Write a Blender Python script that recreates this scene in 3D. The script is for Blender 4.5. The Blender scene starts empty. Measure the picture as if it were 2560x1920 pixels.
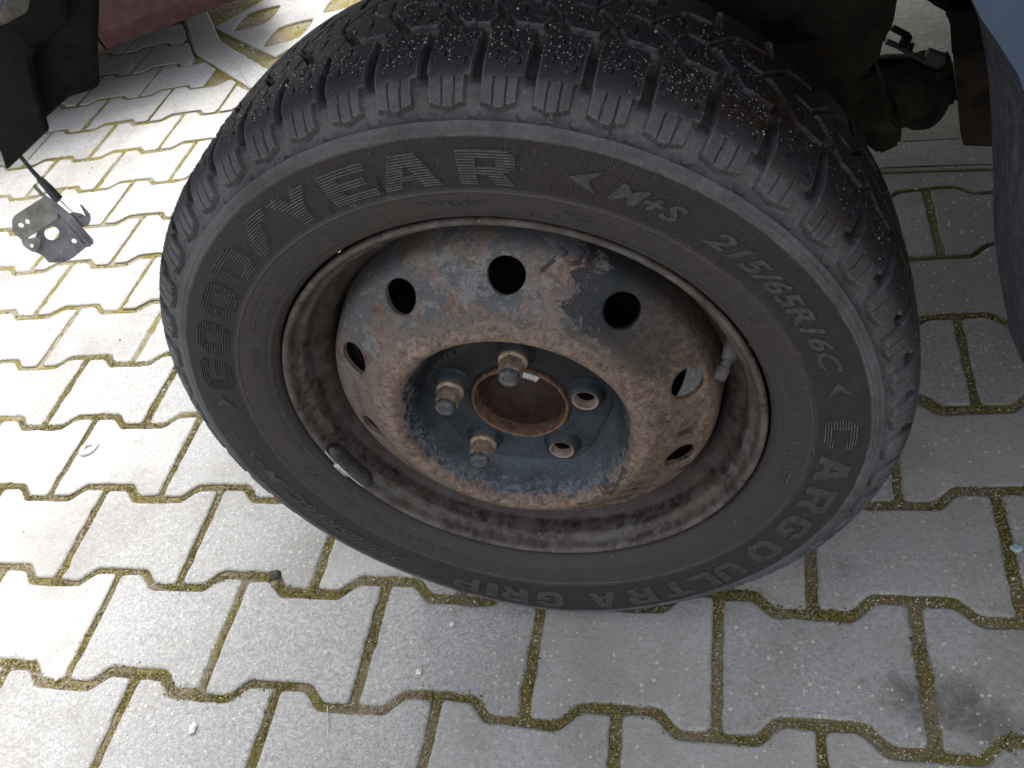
import bpy, bmesh, math, random
import numpy as np
from mathutils import Vector, Matrix, Euler
from mathutils.geometry import tessellate_polygon

S = bpy.context.scene
COL = S.collection
rng = np.random.default_rng(7)
random.seed(7)
PI = math.pi

# ------------------------------------------------------------------ camera
CAM = (0.224734, -0.491417, 0.924803)
ROT = (0.7514405, 0.2352751, 0.1727629)
FPX = 2188.936                       # focal length in pixels of the 2560 px wide picture
cd = bpy.data.cameras.new('camera')
cam = bpy.data.objects.new('camera', cd)
COL.objects.link(cam)
cam.location = CAM
cam.rotation_euler = ROT
cd.sensor_fit = 'HORIZONTAL'
cd.sensor_width = 36.0
cd.lens = FPX / 2560 * 36.0
cd.clip_start = 0.02
cd.clip_end = 500
S.camera = cam
CR = Euler(ROT, 'XYZ').to_matrix()

# ------------------------------------------------------------------ light
SUN_AZ, SUN_EL = math.radians(-14), math.radians(58)      # azimuth from +y towards +x
w = bpy.data.worlds.new('World')
S.world = w
w.use_nodes = True
wn = w.node_tree.nodes
sky = wn.new('ShaderNodeTexSky')
sky.sky_type = 'NISHITA'
sky.sun_disc = False
sky.sun_elevation = SUN_EL
sky.sun_rotation = SUN_AZ
sky.air_density = 1.0
sky.dust_density = 4.0
sky.ozone_density = 1.0
bg = wn['Background']
bg.inputs['Strength'].default_value = 0.15
hs = wn.new('ShaderNodeHueSaturation')            # thin overcast: the blue is mostly veiled
hs.inputs['Saturation'].default_value = 0.22
w.node_tree.links.new(sky.outputs[0], hs.inputs['Color'])
w.node_tree.links.new(hs.outputs[0], bg.inputs[0])
sd = bpy.data.lights.new('sun', 'SUN')
sd.energy = 1.8
sd.angle = math.radians(48)
sd.color = (1.0, 0.97, 0.93)
so = bpy.data.objects.new('sun', sd)
COL.objects.link(so)
sdir = Vector((math.sin(SUN_AZ) * math.cos(SUN_EL), math.cos(SUN_AZ) * math.cos(SUN_EL), math.sin(SUN_EL)))
so.rotation_euler = sdir.to_track_quat('Z', 'Y').to_euler()
S.view_settings.view_transform = 'Standard'
S.view_settings.look = 'None'
S.view_settings.gamma = 1
S.view_settings.use_curve_mapping = False
S.view_settings.exposure = 1.68

# ------------------------------------------------------------------ helpers
def at(px, py, y=None, z=None, x=None):
    """point of the line of sight through a pixel of the 2560 px picture on a world plane"""
    d = CR @ Vector(((px - 1280) / FPX, -(py - 960) / FPX, -1.0))
    o = Vector(CAM)
    if y is not None: t = (y - o.y) / d.y
    elif z is not None: t = (z - o.z) / d.z
    else: t = (x - o.x) / d.x
    return o + t * d

def mesh_np(name, v, f, smooth=True):
    me = bpy.data.meshes.new(name)
    v = np.asarray(v, np.float32)
    f = np.asarray(f, np.int32)
    me.vertices.add(len(v)); me.vertices.foreach_set('co', v.ravel())
    k = f.shape[1]
    me.loops.add(f.size); me.loops.foreach_set('vertex_index', f.ravel())
    me.polygons.add(len(f))
    me.polygons.foreach_set('loop_start', np.arange(0, f.size, k, dtype=np.int32))
    me.polygons.foreach_set('loop_total', np.full(len(f), k, np.int32))
    me.update(calc_edges=True)
    me.polygons.foreach_set('use_smooth', np.full(len(f), smooth))
    return me

def mesh_py(name, v, f, smooth=False):
    me = bpy.data.meshes.new(name)
    me.from_pydata([tuple(a) for a in v], [], [tuple(a) for a in f])
    me.update()
    for p in me.polygons: p.use_smooth = smooth
    return me

def link(name, me, mat=None, parent=None, loc=None, rot=None):
    o = bpy.data.objects.new(name, me)
    COL.objects.link(o)
    if mat and me is not None and len(me.materials) == 0: me.materials.append(mat)
    if parent: o.parent = parent
    if loc is not None: o.location = loc
    if rot is not None: o.rotation_euler = rot
    return o

def tag(o, label=None, cat=None, group=None, kind=None):
    if label: o['label'] = label
    if cat: o['category'] = cat
    if group: o['group'] = group
    if kind: o['kind'] = kind
    return o

def empty(name, loc, label, cat, group=None):
    o = bpy.data.objects.new(name, None)
    COL.objects.link(o); o.location = loc; o.empty_display_size = .05
    return tag(o, label, cat, group)

def autosmooth(me, ang=35):
    for p in me.polygons: p.use_smooth = True
    me.set_sharp_from_angle(angle=math.radians(ang))
    return me

# ------------------------------------------------------------------ materials
class NT:
    def __init__(s, name, rough=.7, metal=0.0, spec=.5):
        s.m = bpy.data.materials.new(name); s.m.use_nodes = True
        s.t = s.m.node_tree; s.b = s.t.nodes['Principled BSDF']
        s.b.inputs['Roughness'].default_value = rough
        s.b.inputs['Metallic'].default_value = metal
        s.b.inputs['Specular IOR Level'].default_value = spec
        s._obj = None
    def n(s, ty, **kw):
        nd = s.t.nodes.new(ty)
        for k, v in kw.items(): setattr(nd, k, v)
        return nd
    def L(s, a, b): s.t.links.new(a, b)
    def put(s, inp, v):
        if isinstance(v, (int, float)): inp.default_value = (v, v, v, 1) if inp.type == 'RGBA' else v
        elif isinstance(v, tuple): inp.default_value = (*v, 1) if len(v) == 3 and inp.type == 'RGBA' else v
        else: s.L(v, inp)
    def obj(s):
        if s._obj is None: s._obj = s.n('ShaderNodeTexCoord').outputs['Object']
        return s._obj
    def geo(s): return s.n('ShaderNodeNewGeometry').outputs['Position']
    def mp(s, vec, scale=(1, 1, 1), loc=(0, 0, 0), rot=(0, 0, 0)):
        m = s.n('ShaderNodeMapping'); s.L(vec, m.inputs[0])
        m.inputs[1].default_value = loc; m.inputs[2].default_value = rot; m.inputs[3].default_value = scale
        return m.outputs[0]
    def noise(s, vec, scale, detail=4, rough=.55, dist=0):
        t = s.n('ShaderNodeTexNoise'); s.L(vec, t.inputs['Vector'])
        t.inputs['Scale'].default_value = scale; t.inputs['Detail'].default_value = detail
        t.inputs['Roughness'].default_value = rough; t.inputs['Distortion'].default_value = dist
        return t.outputs['Fac']
    def vor(s, vec, scale, feat='F1', out='Distance', rnd=1):
        t = s.n('ShaderNodeTexVoronoi', feature=feat); s.L(vec, t.inputs['Vector'])
        t.inputs['Scale'].default_value = scale; t.inputs['Randomness'].default_value = rnd
        return t.outputs[out]
    def ramp(s, fac, pts):
        r = s.n('ShaderNodeValToRGB'); s.L(fac, r.inputs[0])
        e = r.color_ramp.elements
        while len(e) < len(pts): e.new(.5)
        for i, (p, c) in enumerate(pts):
            e[i].position = p
            e[i].color = (c, c, c, 1) if isinstance(c, (int, float)) else (*c, 1)
        return r.outputs[0]
    def map(s, v, a, b, c=0., d=1., smooth=False):
        m = s.n('ShaderNodeMapRange'); s.put(m.inputs[0], v)
        if smooth: m.interpolation_type = 'SMOOTHSTEP'
        for i, q in enumerate((a, b, c, d)): m.inputs[i + 1].default_value = q
        return m.outputs[0]
    def math(s, op, a, b=0., c=0.):
        m = s.n('ShaderNodeMath', operation=op); s.put(m.inputs[0], a); s.put(m.inputs[1], b); s.put(m.inputs[2], c)
        return m.outputs[0]
    def mix(s, f, a, b, mode='MIX'):
        m = s.n('ShaderNodeMix', data_type='RGBA', blend_type=mode)
        s.put(m.inputs[0], f); s.put(m.inputs[6], a); s.put(m.inputs[7], b)
        return m.outputs[2]
    def sep(s, vec):
        q = s.n('ShaderNodeSeparateXYZ'); s.L(vec, q.inputs[0]); return q.outputs
    def bump(s, h, strength=1, dist=.001, prev=None):
        b = s.n('ShaderNodeBump'); b.inputs['Strength'].default_value = strength
        b.inputs['Distance'].default_value = dist; s.put(b.inputs['Height'], h)
        if prev is not None: s.L(prev, b.inputs['Normal'])
        return b.outputs[0]
    def out(s, col=None, rough=None, nrm=None, metal=None):
        if col is not None: s.put(s.b.inputs['Base Color'], col)
        if rough is not None: s.put(s.b.inputs['Roughness'], rough)
        if metal is not None: s.put(s.b.inputs['Metallic'], metal)
        if nrm is not None: s.L(nrm, s.b.inputs['Normal'])
        return s.m
    def polar(s):
        x, y, z = s.sep(s.obj())[:3]
        r = s.math('SQRT', s.math('ADD', s.math('MULTIPLY', x, x), s.math('MULTIPLY', z, z)))
        th = s.math('ARCTAN2', x, z)
        return x, y, z, r, th

def m_rubber():
    n = NT('tyre_rubber', .62, spec=.26)
    x, y, z, r, th = n.polar()
    o = n.obj()
    big = n.noise(o, 13, 5, .65, .5)
    mid = n.noise(o, 55, 5, .7, .8)
    fine = n.map(n.noise(o, 260, 6, .85), .3, .7)
    hair = n.map(n.noise(n.mp(o, (1, 1, 1)), 900, 3, .8), .35, .65)
    black = n.mix(fine, (.017, .018, .021), (.050, .053, .061))
    dusty = n.mix(fine, (.046, .048, .054), (.112, .116, .128))
    brown = n.mix(n.math('MULTIPLY', n.math('ADD', fine, hair), .5), (.017, .0142, .0142), (.058, .0500, .0508))
    # brown road film on the flank inside the outer double rib, grey film outside it
    edge = n.math('ADD', r, n.math('MULTIPLY', n.math('SUBTRACT', mid, .5), .006))
    fl = n.mix(n.map(edge, .2985, .3000), brown, dusty)
    fl = n.mix(n.map(big, .42, .62, 0, .65), fl, n.mix(fine, (.017, .0165, .018), (.050, .049, .051)))
    # black where the tread rolls on the road, grey film left on the shoulder flank
    tr = n.map(n.math('ADD', y, n.math('MULTIPLY', n.math('SUBTRACT', mid, .5), .006)), -.001, .0035)
    tr = n.math('MULTIPLY', tr, n.map(r, .318, .326))
    c = n.mix(tr, fl, n.mix(n.map(big, .42, .62, 0, .6), black, (.033, .036, .044)))
    gd = n.n('ShaderNodeAttribute', attribute_name='groove_depth').outputs['Fac']
    c = n.mix(n.math('MULTIPLY', n.map(gd, .0028, .0048, 0, .9), n.map(y, .034, .046, .12, 1)), c, n.mix(fine, (.10, .095, .088), (.24, .225, .21)))
    # scuffed arrises
    ed = n.n('ShaderNodeAttribute', attribute_name='scuff').outputs['Fac']
    c = n.mix(n.math('MULTIPLY', n.map(ed, .15, .6), n.map(mid, .35, .6, .15, .75)), c, (.12, .122, .13))
    # red brown mud dried on the blocks of the rear half
    mud = n.math('MULTIPLY', n.map(n.noise(o, 19, 6, .7, .4), .50, .58), n.math('MULTIPLY', n.map(x, .12, .22), n.map(r, .326, .332)))
    c = n.mix(n.math('MULTIPLY', mud, .85), c, n.mix(fine, (.018, .011, .008), (.070, .042, .029)))
    # pale scuffs and lint
    sc = n.math('GREATER_THAN', n.noise(o, 340, 2, .5), .728)
    c = n.mix(n.math('MULTIPLY', sc, .45), c, (.22, .22, .23))
    hat = n.math('MULTIPLY', n.math('MULTIPLY', n.map(r, .2585, .2595), n.map(r, .2985, .2995, 1, 0)),
                 n.math('SINE', n.math('MULTIPLY', th, 1000.0)))
    nb = n.bump(hat, .9, .0008)
    nb = n.bump(n.noise(o, 800, 4, .8), .6, .0006, nb)
    nb = n.bump(mid, .35, .0010, nb)
    return n.out(c, n.map(fine, 0, 1, .46, .74), nb)

def m_letter(k=.74):
    n = NT('tyre_lettering_rubber', .6, spec=.22)
    o = n.obj(); x, y, z, r, th = n.polar()
    f = n.noise(o, 240, 4, .7)
    f = n.map(f, .3, .7)
    c = n.mix(f, (.060 * k, .058 * k, .060 * k), (.150 * k, .146 * k, .150 * k))
    rib_shade = n.map(n.math('ADD', n.math('MULTIPLY', x, .9), n.math('MULTIPLY', n.noise(o, 12, 4), .25)), -.06, .05, 1, 0)  # left letters darker: how their ribs catch light is put into the colour
    rib_shade = n.math('MULTIPLY', rib_shade, n.map(x, -.25, -.12, 1.15, .35))
    low = n.map(z, -.02, -.12, 0, .6)
    c = n.mix(n.math('MAXIMUM', n.math('MULTIPLY', rib_shade, .75), low), c, n.mix(f, (.022, .019, .019), (.056, .050, .050)))
    return n.out(c, .62, n.bump(f, .3, .0006))

def m_disc():
    n = NT('rusty_steel_disc', .55, .0, .22)
    x, y, z, r, th = n.polar(); o = n.obj()
    n1 = n.noise(o, 22, 6, .66, .8); n2 = n.noise(o, 62, 7, .74, .9); n4 = n.noise(o, 150, 6, .75, .5)
    n3 = n.map(n.noise(o, 480, 5, .8), .3, .7)
    rust = n.ramp(n.math('ADD', n.math('MULTIPLY', n2, .55), n.math('MULTIPLY', n4, .45)),
                  [(.34, (.036, .023, .018)), (.45, (.092, .060, .046)), (.54, (.155, .108, .088)), (.66, (.25, .175, .132))])
    dust = n.mix(n3, (.078, .063, .060), (.195, .162, .155))
    primer = n.mix(n3, (.042, .046, .053), (.105, .112, .124))
    pale = n.mix(n3, (.12, .122, .135), (.24, .240, .258))
    black = n.mix(n3, (.007, .009, .012), (.021, .026, .033))
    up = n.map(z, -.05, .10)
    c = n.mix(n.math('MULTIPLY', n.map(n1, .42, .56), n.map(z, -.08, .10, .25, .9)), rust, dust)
    # grey blue primer in ragged patches on the upper face
    q = n.math('ADD', n.math('MULTIPLY', n.noise(n.mp(o, loc=(7, 3, 1)), 17, 6, .62, .5), .62), n.math('MULTIPLY', n2, .38))
    c = n.mix(n.math('MULTIPLY', n.map(q, .500, .520), n.map(z, .0, .12, .15, .95)), c, primer)
    q2 = n.math('ADD', n.math('MULTIPLY', n.noise(n.mp(o, loc=(2, 9, 4)), 30, 6, .66, .6), .6), n.math('MULTIPLY', n4, .4))
    c = n.mix(n.math('MULTIPLY', n.map(q2, .535, .560), n.map(z, -.02, .08, .05, .5)), c, pale)
    # surviving black paint at the upper rear of the face and in chips
    dx = n.math('SUBTRACT', x, .132); dz = n.math('SUBTRACT', z, .098)
    dl = n.math('MULTIPLY', n.math('SUBTRACT', dx, dz), .55); dm = n.math('ADD', dx, dz)
    d = n.math('SQRT', n.math('ADD', n.math('MULTIPLY', dl, dl), n.math('MULTIPLY', dm, dm)))
    pb = n.map(n.math('ADD', d, n.math('MULTIPLY', n.math('SUBTRACT', n2, .5), .13)), .052, .060, 1, 0)
    chips = n.math('MULTIPLY', n.map(n.noise(n.mp(o, loc=(3, 1, 2)), 36, 6, .7, .7), .575, .592), n.map(x, -.05, .06, .1, .92))
    c = n.mix(n.math('MULTIPLY', n.math('MAXIMUM', pb, chips), .93), c, black)
    # tan rust along the crown and over the lower half
    cr = n.math('MULTIPLY', n.map(n.math('ADD', r, n.math('MULTIPLY', n.math('SUBTRACT', n2, .5), .03)), .106, .110), n.map(n.math('ADD', r, n.math('MULTIPLY', n.math('SUBTRACT', n4, .5), .04)), .122, .138, 1, 0))
    c = n.mix(n.math('MULTIPLY', cr, .85), c, n.ramp(n.math('ADD', n.math('MULTIPLY', n4, .85), n.math('MULTIPLY', n3, .15)), [(.36, (.052, .035, .027)), (.5, (.140, .102, .080)), (.66, (.265, .185, .135))]))
    lowr = n.math('MULTIPLY', n.map(n.math('SUBTRACT', x, z), -.02, .12), n.map(r, .12, .13))
    c = n.mix(n.math('MULTIPLY', lowr, .6), c, n.ramp(n4, [(.36, (.040, .025, .018)), (.5, (.105, .070, .050)), (.66, (.20, .140, .100))]))
    c = n.mix(n.math('MULTIPLY', n.math('MULTIPLY', chips, n.map(z, .03, -.03)), .8), c, black)
    # the dish inside the crown kept its black paint, dusty blue film; top light on its lower half is painted in
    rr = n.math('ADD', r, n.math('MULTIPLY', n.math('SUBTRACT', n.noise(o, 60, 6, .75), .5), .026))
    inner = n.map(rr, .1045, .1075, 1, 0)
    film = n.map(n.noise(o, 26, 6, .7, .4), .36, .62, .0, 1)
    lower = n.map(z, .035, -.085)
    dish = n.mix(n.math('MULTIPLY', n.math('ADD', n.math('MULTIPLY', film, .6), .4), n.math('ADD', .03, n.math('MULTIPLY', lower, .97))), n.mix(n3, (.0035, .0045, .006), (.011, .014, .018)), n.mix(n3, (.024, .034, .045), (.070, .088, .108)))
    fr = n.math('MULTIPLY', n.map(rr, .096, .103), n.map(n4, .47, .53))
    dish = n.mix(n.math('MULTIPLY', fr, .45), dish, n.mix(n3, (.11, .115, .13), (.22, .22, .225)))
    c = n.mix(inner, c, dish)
    spk = n.math('GREATER_THAN', n.noise(o, 520, 2), .735)
    c = n.mix(n.math('MULTIPLY', spk, .6), c, (.36, .36, .38))
    nb = n.bump(n2, .5, .0014); nb = n.bump(n4, .5, .0008, nb); nb = n.bump(n.noise(o, 650, 4, .8), .5, .0006, nb)
    ro = n.mix(inner, n.map(n2, .3, .7, .45, .75), .36)
    return n.out(c, ro, nb)

def m_rim():
    n = NT('rusty_rim_steel', .5, .0, .25)
    x, y, z, r, th = n.polar(); o = n.obj()
    n1 = n.noise(o, 24, 5, .6); n2 = n.noise(o, 110, 5, .7); n3 = n.noise(o, 520, 3, .7)
    n2 = n.map(n2, .1, .9)
    c = n.mix(n.map(n2, .35, .65), (.021, .0145, .0138), (.080, .060, .057))
    c = n.mix(n.map(n1, .45, .60, 0, .6), c, n.mix(n3, (.048, .035, .029), (.130, .102, .090)))
    c = n.mix(n.math('MULTIPLY', n.map(n.noise(o, 48, 5, .6), .54, .60), .6), c, n.mix(n3, (.050, .052, .058), (.115, .118, .128)))
    lip = n.map(y, .003, -.0005)
    c = n.mix(n.math('MULTIPLY', lip, n.map(n1, .40, .60, .1, .6)), c, n.mix(n3, (.065, .053, .050), (.165, .140, .133)))
    # shade inside the rim well is put into the colour
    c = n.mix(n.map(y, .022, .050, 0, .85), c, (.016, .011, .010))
    spk = n.math('GREATER_THAN', n.noise(o, 560, 2), .745)
    c = n.mix(n.math('MULTIPLY', spk, .6), c, (.45, .45, .47))
    nb = n.bump(n2, .4, .001); nb = n.bump(n.noise(o, 700, 4, .75), .4, .0006, nb)
    return n.out(c, n.map(n2, .3, .7, .40, .62), nb)

def m_simple(name, c0, c1, scale=60, rough=.6, metal=0., bs=.3, bd=.001, spec=.22):
    n = NT(name, rough, metal, spec); o = n.obj()
    f = n.noise(o, scale, 6, .68); g = n.noise(o, scale * 7, 4, .7)
    c = n.mix(n.map(f, .3, .7), c0, c1)
    return n.out(c, n.map(g, .3, .7, max(rough - .1, .05), min(rough + .12, 1)), n.bump(n.math('ADD', f, g), bs, bd))

def m_concrete(name='concrete_stone', tint=(1, 1, 1)):
    n = NT(name, .85, spec=.3)
    o = n.geo(); rnd = n.n('ShaderNodeObjectInfo').outputs['Random']
    f = n.noise(o, 9, 5, .6); g = n.noise(o, 160, 5, .75); h = n.noise(o, 520, 3, .8)
    def T(c): return tuple(a * b for a, b in zip(c, tint))
    c = n.mix(n.map(n.math('ADD', n.math('MULTIPLY', g, .5), n.math('MULTIPLY', h, .5)), .38, .62), T((.165, .162, .155)), T((.445, .440, .430)))
    m_ = n.noise(n.mp(o, loc=(1, 6, 0)), 330, 4, .85)
    c = n.mix(n.map(m_, .54, .62, 0, .8), c, T((.125, .118, .106)))
    c = n.mix(n.map(f, .40, .66, 0, .30), c, T((.24, .225, .195)))
    c = n.mix(n.map(rnd, 0, 1, 0, .50), c, T((.245, .245, .245)))
    rnd2 = n.math('FRACT', n.math('MULTIPLY', rnd, 17.3))
    c = n.mix(n.map(rnd2, .5, 1, 0, .50), c, T((.42, .405, .375)))
    c = n.mix(n.map(n.noise(o, 3.1, 5, .65), .50, .64, 0, .50), c, T((.165, .155, .135)))
    c = n.mix(n.map(n.noise(n.mp(o, loc=(4, 4, 0)), 30, 6, .75), .55, .66, 0, .45), c, T((.18, .175, .16)))
    gx_, gy_ = n.sep(o)[:2]
    for px_, py_, sr in ((2330, 1740, .052), (2240, 1720, .030), (2110, 1420, .026), (2450, 1800, .040)):
        q_ = at(px_, py_, z=0)
        ddx = n.math('SUBTRACT', gx_, q_.x); ddy = n.math('SUBTRACT', gy_, q_.y)
        dd = n.math('SQRT', n.math('ADD', n.math('MULTIPLY', ddx, ddx), n.math('MULTIPLY', n.math('MULTIPLY', ddy, ddy), 2.2)))
        dd = n.math('ADD', dd, n.math('MULTIPLY', n.math('SUBTRACT', n.noise(o, 30, 6, .75, .6), .5), .11))
        c = n.mix(n.map(dd, sr * .3, sr * 1.1, .60 if sr > .035 else .34, 0), c, T((.060, .056, .052)))
    # shade under the van, painted into the ground colour
    dx_ = n.math('SUBTRACT', gx_, .62); dy_ = n.math('SUBTRACT', gy_, .62)
    du_ = n.math('ADD', n.math('SQRT', n.math('ADD', n.math('MULTIPLY', dx_, dx_), n.math('MULTIPLY', dy_, dy_))), n.math('MULTIPLY', n.math('SUBTRACT', n.noise(o, 7, 5, .7), .5), .35))
    c = n.mix(n.map(du_, .20, .62, .60, 0), c, T((.085, .080, .072)))
    # exposed pale aggregate, some of it sandy
    v = n.vor(o, 150); vc = n.vor(o, 150, out='Color'); s1, s2, s3 = n.sep(vc)[:3]
    sp = n.math('MULTIPLY', n.math('LESS_THAN', v, n.map(s2, .0, 1.0, .08, .32)), n.math('GREATER_THAN', s1, .62))
    c = n.mix(n.math('MULTIPLY', sp, n.map(s3, 0, 1, .3, .8)), c, n.mix(s3, (.62, .61, .59), (.56, .49, .39)))
    dk = n.math('MULTIPLY', n.math('LESS_THAN', n.vor(n.mp(o, loc=(5, 3, 0)), 230), .16), n.math('GREATER_THAN', n.noise(o, 210, 1), .6))
    c = n.mix(n.math('MULTIPLY', dk, .5), c, (.10, .095, .09))
    # moss creeping over the bevels
    z = n.sep(n.obj())[2]
    ed = n.math('MULTIPLY', n.map(n.math('ADD', z, n.math('MULTIPLY', n.math('SUBTRACT', n.noise(o, 90, 4), .5), .004)), -.0030, -.0012, 1, 0), .8)
    c = n.mix(ed, c, n.mix(g, (.13, .105, .05), (.24, .21, .13)))
    nb = n.bump(g, .9, .0018); nb = n.bump(h, .8, .0010, nb); nb = n.bump(m_, .5, .0008, nb)
    return n.out(c, .85, nb)

def m_joint():
    n = NT('mossy_joint_sand', .95, spec=.15)
    o = n.geo(); f = n.noise(o, 16, 4, .6); g = n.noise(o, 300, 5, .8); h = n.noise(o, 60, 4, .7)
    moss = n.mix(g, (.075, .064, .014), (.27, .235, .060))
    sand = n.mix(g, (.10, .084, .060), (.36, .31, .225))
    c = n.mix(n.map(n.math('ADD', n.math('MULTIPLY', f, .6), n.math('MULTIPLY', h, .4)), .45, .56), moss, sand)
    return n.out(c, .95, n.bump(g, 1, .003))

M = {}
M['rubber'] = m_rubber(); M['letter'] = m_letter(); M['print'] = m_letter(.44); M['disc'] = m_disc(); M['rim'] = m_rim()
M['ring'] = m_simple('rusty_centre_ring', (.035, .019, .013), (.20, .120, .078), 120, .5, .2, .5, .0008)
M['bowl'] = m_simple('rusty_hub_bowl', (.022, .012, .010), (.065, .040, .034), 80, .6, .1, .5)
M['bolt'] = m_simple('worn_bolt_steel', (.10, .075, .055), (.36, .28, .21), 130, .38, .4, .4, .0006)
M['bolt_end'] = m_simple('dark_bolt_end', (.03, .032, .036), (.12, .12, .125), 110, .42, .4, .4, .0006)
M['boss'] = m_simple('black_painted_boss', (.006, .008, .011), (.032, .038, .045), 60, .42, 0, .3)
M['seat'] = m_simple('bare_bolt_seat', (.16, .115, .09), (.38, .30, .25), 120, .35, .35, .3, .0005)
M['weight'] = m_simple('balance_weight_coating', (.008, .009, .011), (.030, .033, .038), 90, .25, .0, .5, .001, .5)
M['zinc'] = m_simple('bright_zinc', (.42, .43, .46), (.72, .73, .76), 200, .3, .8, .2, .0005)
M['valve'] = m_simple('valve_rubber', (.035, .032, .032), (.11, .10, .10), 120, .6, 0, .4)
M['concrete'] = m_concrete(tint=(1.12, 1.13, 1.145))
M['kerb'] = m_concrete('edging_concrete', (1.20, 1.20, 1.20))
M['joint'] = m_joint()
M['blue'] = m_simple('blue_van_paint', (.026, .046, .090), (.038, .064, .118), 6, .38, 0, .08, .001, .5)
def m_lip():
    n = NT('scuffed_blue_lip', .5, spec=.2); o = n.obj()
    st = n.noise(n.mp(o, (9, 9, .7)), 34, 6, .8, .3); f = n.noise(o, 260, 5, .8)
    c = n.mix(n.map(st, .36, .64), (.010, .012, .017), (.040, .045, .058))
    c = n.mix(n.map(n.noise(n.mp(o, (8, 8, .6)), 60, 4, .8), .62, .68, 0, .6), c, (.10, .098, .095))
    return n.out(c, .5, n.bump(n.math('ADD', st, f), .12, .0006))
M['scuff'] = m_lip()
M['plastic'] = m_simple('dirty_black_plastic', (.0018, .0018, .0020), (.0075, .0072, .0070), 30, .6, 0, .3, .001, .10)
M['black'] = m_simple('black_underseal', (.006, .006, .007), (.018, .017, .016), 30, .75, 0, .3, .001, .05)
M['rustpart'] = m_simple('greasy_rusty_iron', (.010, .0085, .007), (.045, .038, .030), 38, .7, 0, .6, .002, .08)
M['brownrust'] = m_simple('flaking_brown_rust', (.012, .009, .007), (.050, .036, .029), 45, .8, 0, .7, .002, .1)
M['cream'] = m_simple('rusty_cream_sealer', (.06, .05, .04), (.20, .19, .17), 60, .6, 0, .4)
M['latch'] = m_simple('greased_latch_steel', (.09, .09, .098), (.30, .30, .315), 50, .38, .35, .3)
M['latch2'] = m_simple('greased_lit_flange', (.11, .10, .085), (.36, .35, .33), 40, .4, .25, .3)  # brown grease, plus a lighter tone painted in for the lit flange
M['cable'] = m_simple('cable_sheath', (.025, .027, .032), (.06, .063, .07), 120, .5, 0, .2)
M['red'] = m_simple('dull_red_paint', (.045, .018, .020), (.085, .045, .047), 26, .6, 0, .15)
M['glass'] = m_simple('dark_car_glass', (.01, .012, .014), (.02, .022, .025), 5, .08, 0, 0)

# ------------------------------------------------------------------ ground
PU, PV, AMP = .10276, .143577, .010824
OU, OV, PYAW, DU = -.767079, .291121, -.00064661, .0015785
cyw, syw = math.cos(PYAW), math.sin(PYAW)
def lat(u, v): return (OU + cyw * u - syw * v, OV + syw * u + cyw * v)

KP = [(-2.6, 3.75), (-1.49, 1.90), (-1.315, 1.63), (-1.03, 1.37), (-.62, 1.06), (-.20, .86), (.30, .785), (.62, .752), (3.2, .70)]
KP = [(x + .01, y + .01) for x, y in KP]      # near edge of the edging strip
def kerb_side(x, y):
    """signed distance to the near edge of the edging strip, positive beyond it"""
    best = None
    for (x0, y0), (x1, y1) in zip(KP, KP[1:]):
        dx, dy = x1 - x0, y1 - y0; l = math.hypot(dx, dy)
        t = ((x - x0) * dx + (y - y0) * dy) / l / l
        tt = min(1, max(0, t)); qx, qy = x0 + tt * dx, y0 + tt * dy
        d = math.hypot(x - qx, y - qy); s = (dx * (y - y0) - dy * (x - x0)) / l
        if best is None or d < best[0]: best = (d, d if s > 0 else -d, (x0, y0, dx / l, dy / l))
    return best[1], best[2]

gp = []
g0 = mesh_py('ground', [(-30, -30, -.0036), (30, -30, -.0036), (30, 60, -.0036), (-30, 60, -.0036)], [(0, 1, 2, 3)])
ground = tag(link('ground', g0, M['joint']), kind='structure')

def outline():
    """double-T paver, centred, u along the row"""
    h, a, pu = PV / 2, AMP, PU
    f1, f2 = .40 * pu, .61 * pu
    top = [(-pu, h + a), (-pu + f1, h + a), (-pu + f2, h - a), (pu - f2, h - a), (pu - f1, h + a), (pu, h + a)]
    bot = [(x, -y) for x, y in reversed(top)]
    return top[::-1] + [(x, y) for x, y in bot[::-1]] if False else [(x, -y) for x, y in top] + [(x, y) for x, y in reversed(top)]

def inset(poly, d):
    n = len(poly); out = []
    for i in range(n):
        p0, p1, p2 = Vector(poly[i - 1]), Vector(poly[i]), Vector(poly[(i + 1) % n])
        e1 = (p1 - p0).normalized(); e2 = (p2 - p1).normalized()
        n1 = Vector((-e1.y, e1.x)); n2 = Vector((-e2.y, e2.x))
        b = (n1 + n2); b.normalize()
        k = d / max(.35, b.dot(n1))
        out.append(p1 + b * k)
    return out

def round_poly(poly, r):
    n = len(poly); out = []
    for i in range(n):
        p0, p1, p2 = Vector(poly[i - 1]), Vector(poly[i]), Vector(poly[(i + 1) % n])
        a = p1 + (p0 - p1).normalized() * min(r, (p0 - p1).length * .4)
        b = p1 + (p2 - p1).normalized() * min(r, (p2 - p1).length * .4)
        out += [a, (a + 2 * p1 + b) / 4, b]
    return out

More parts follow.
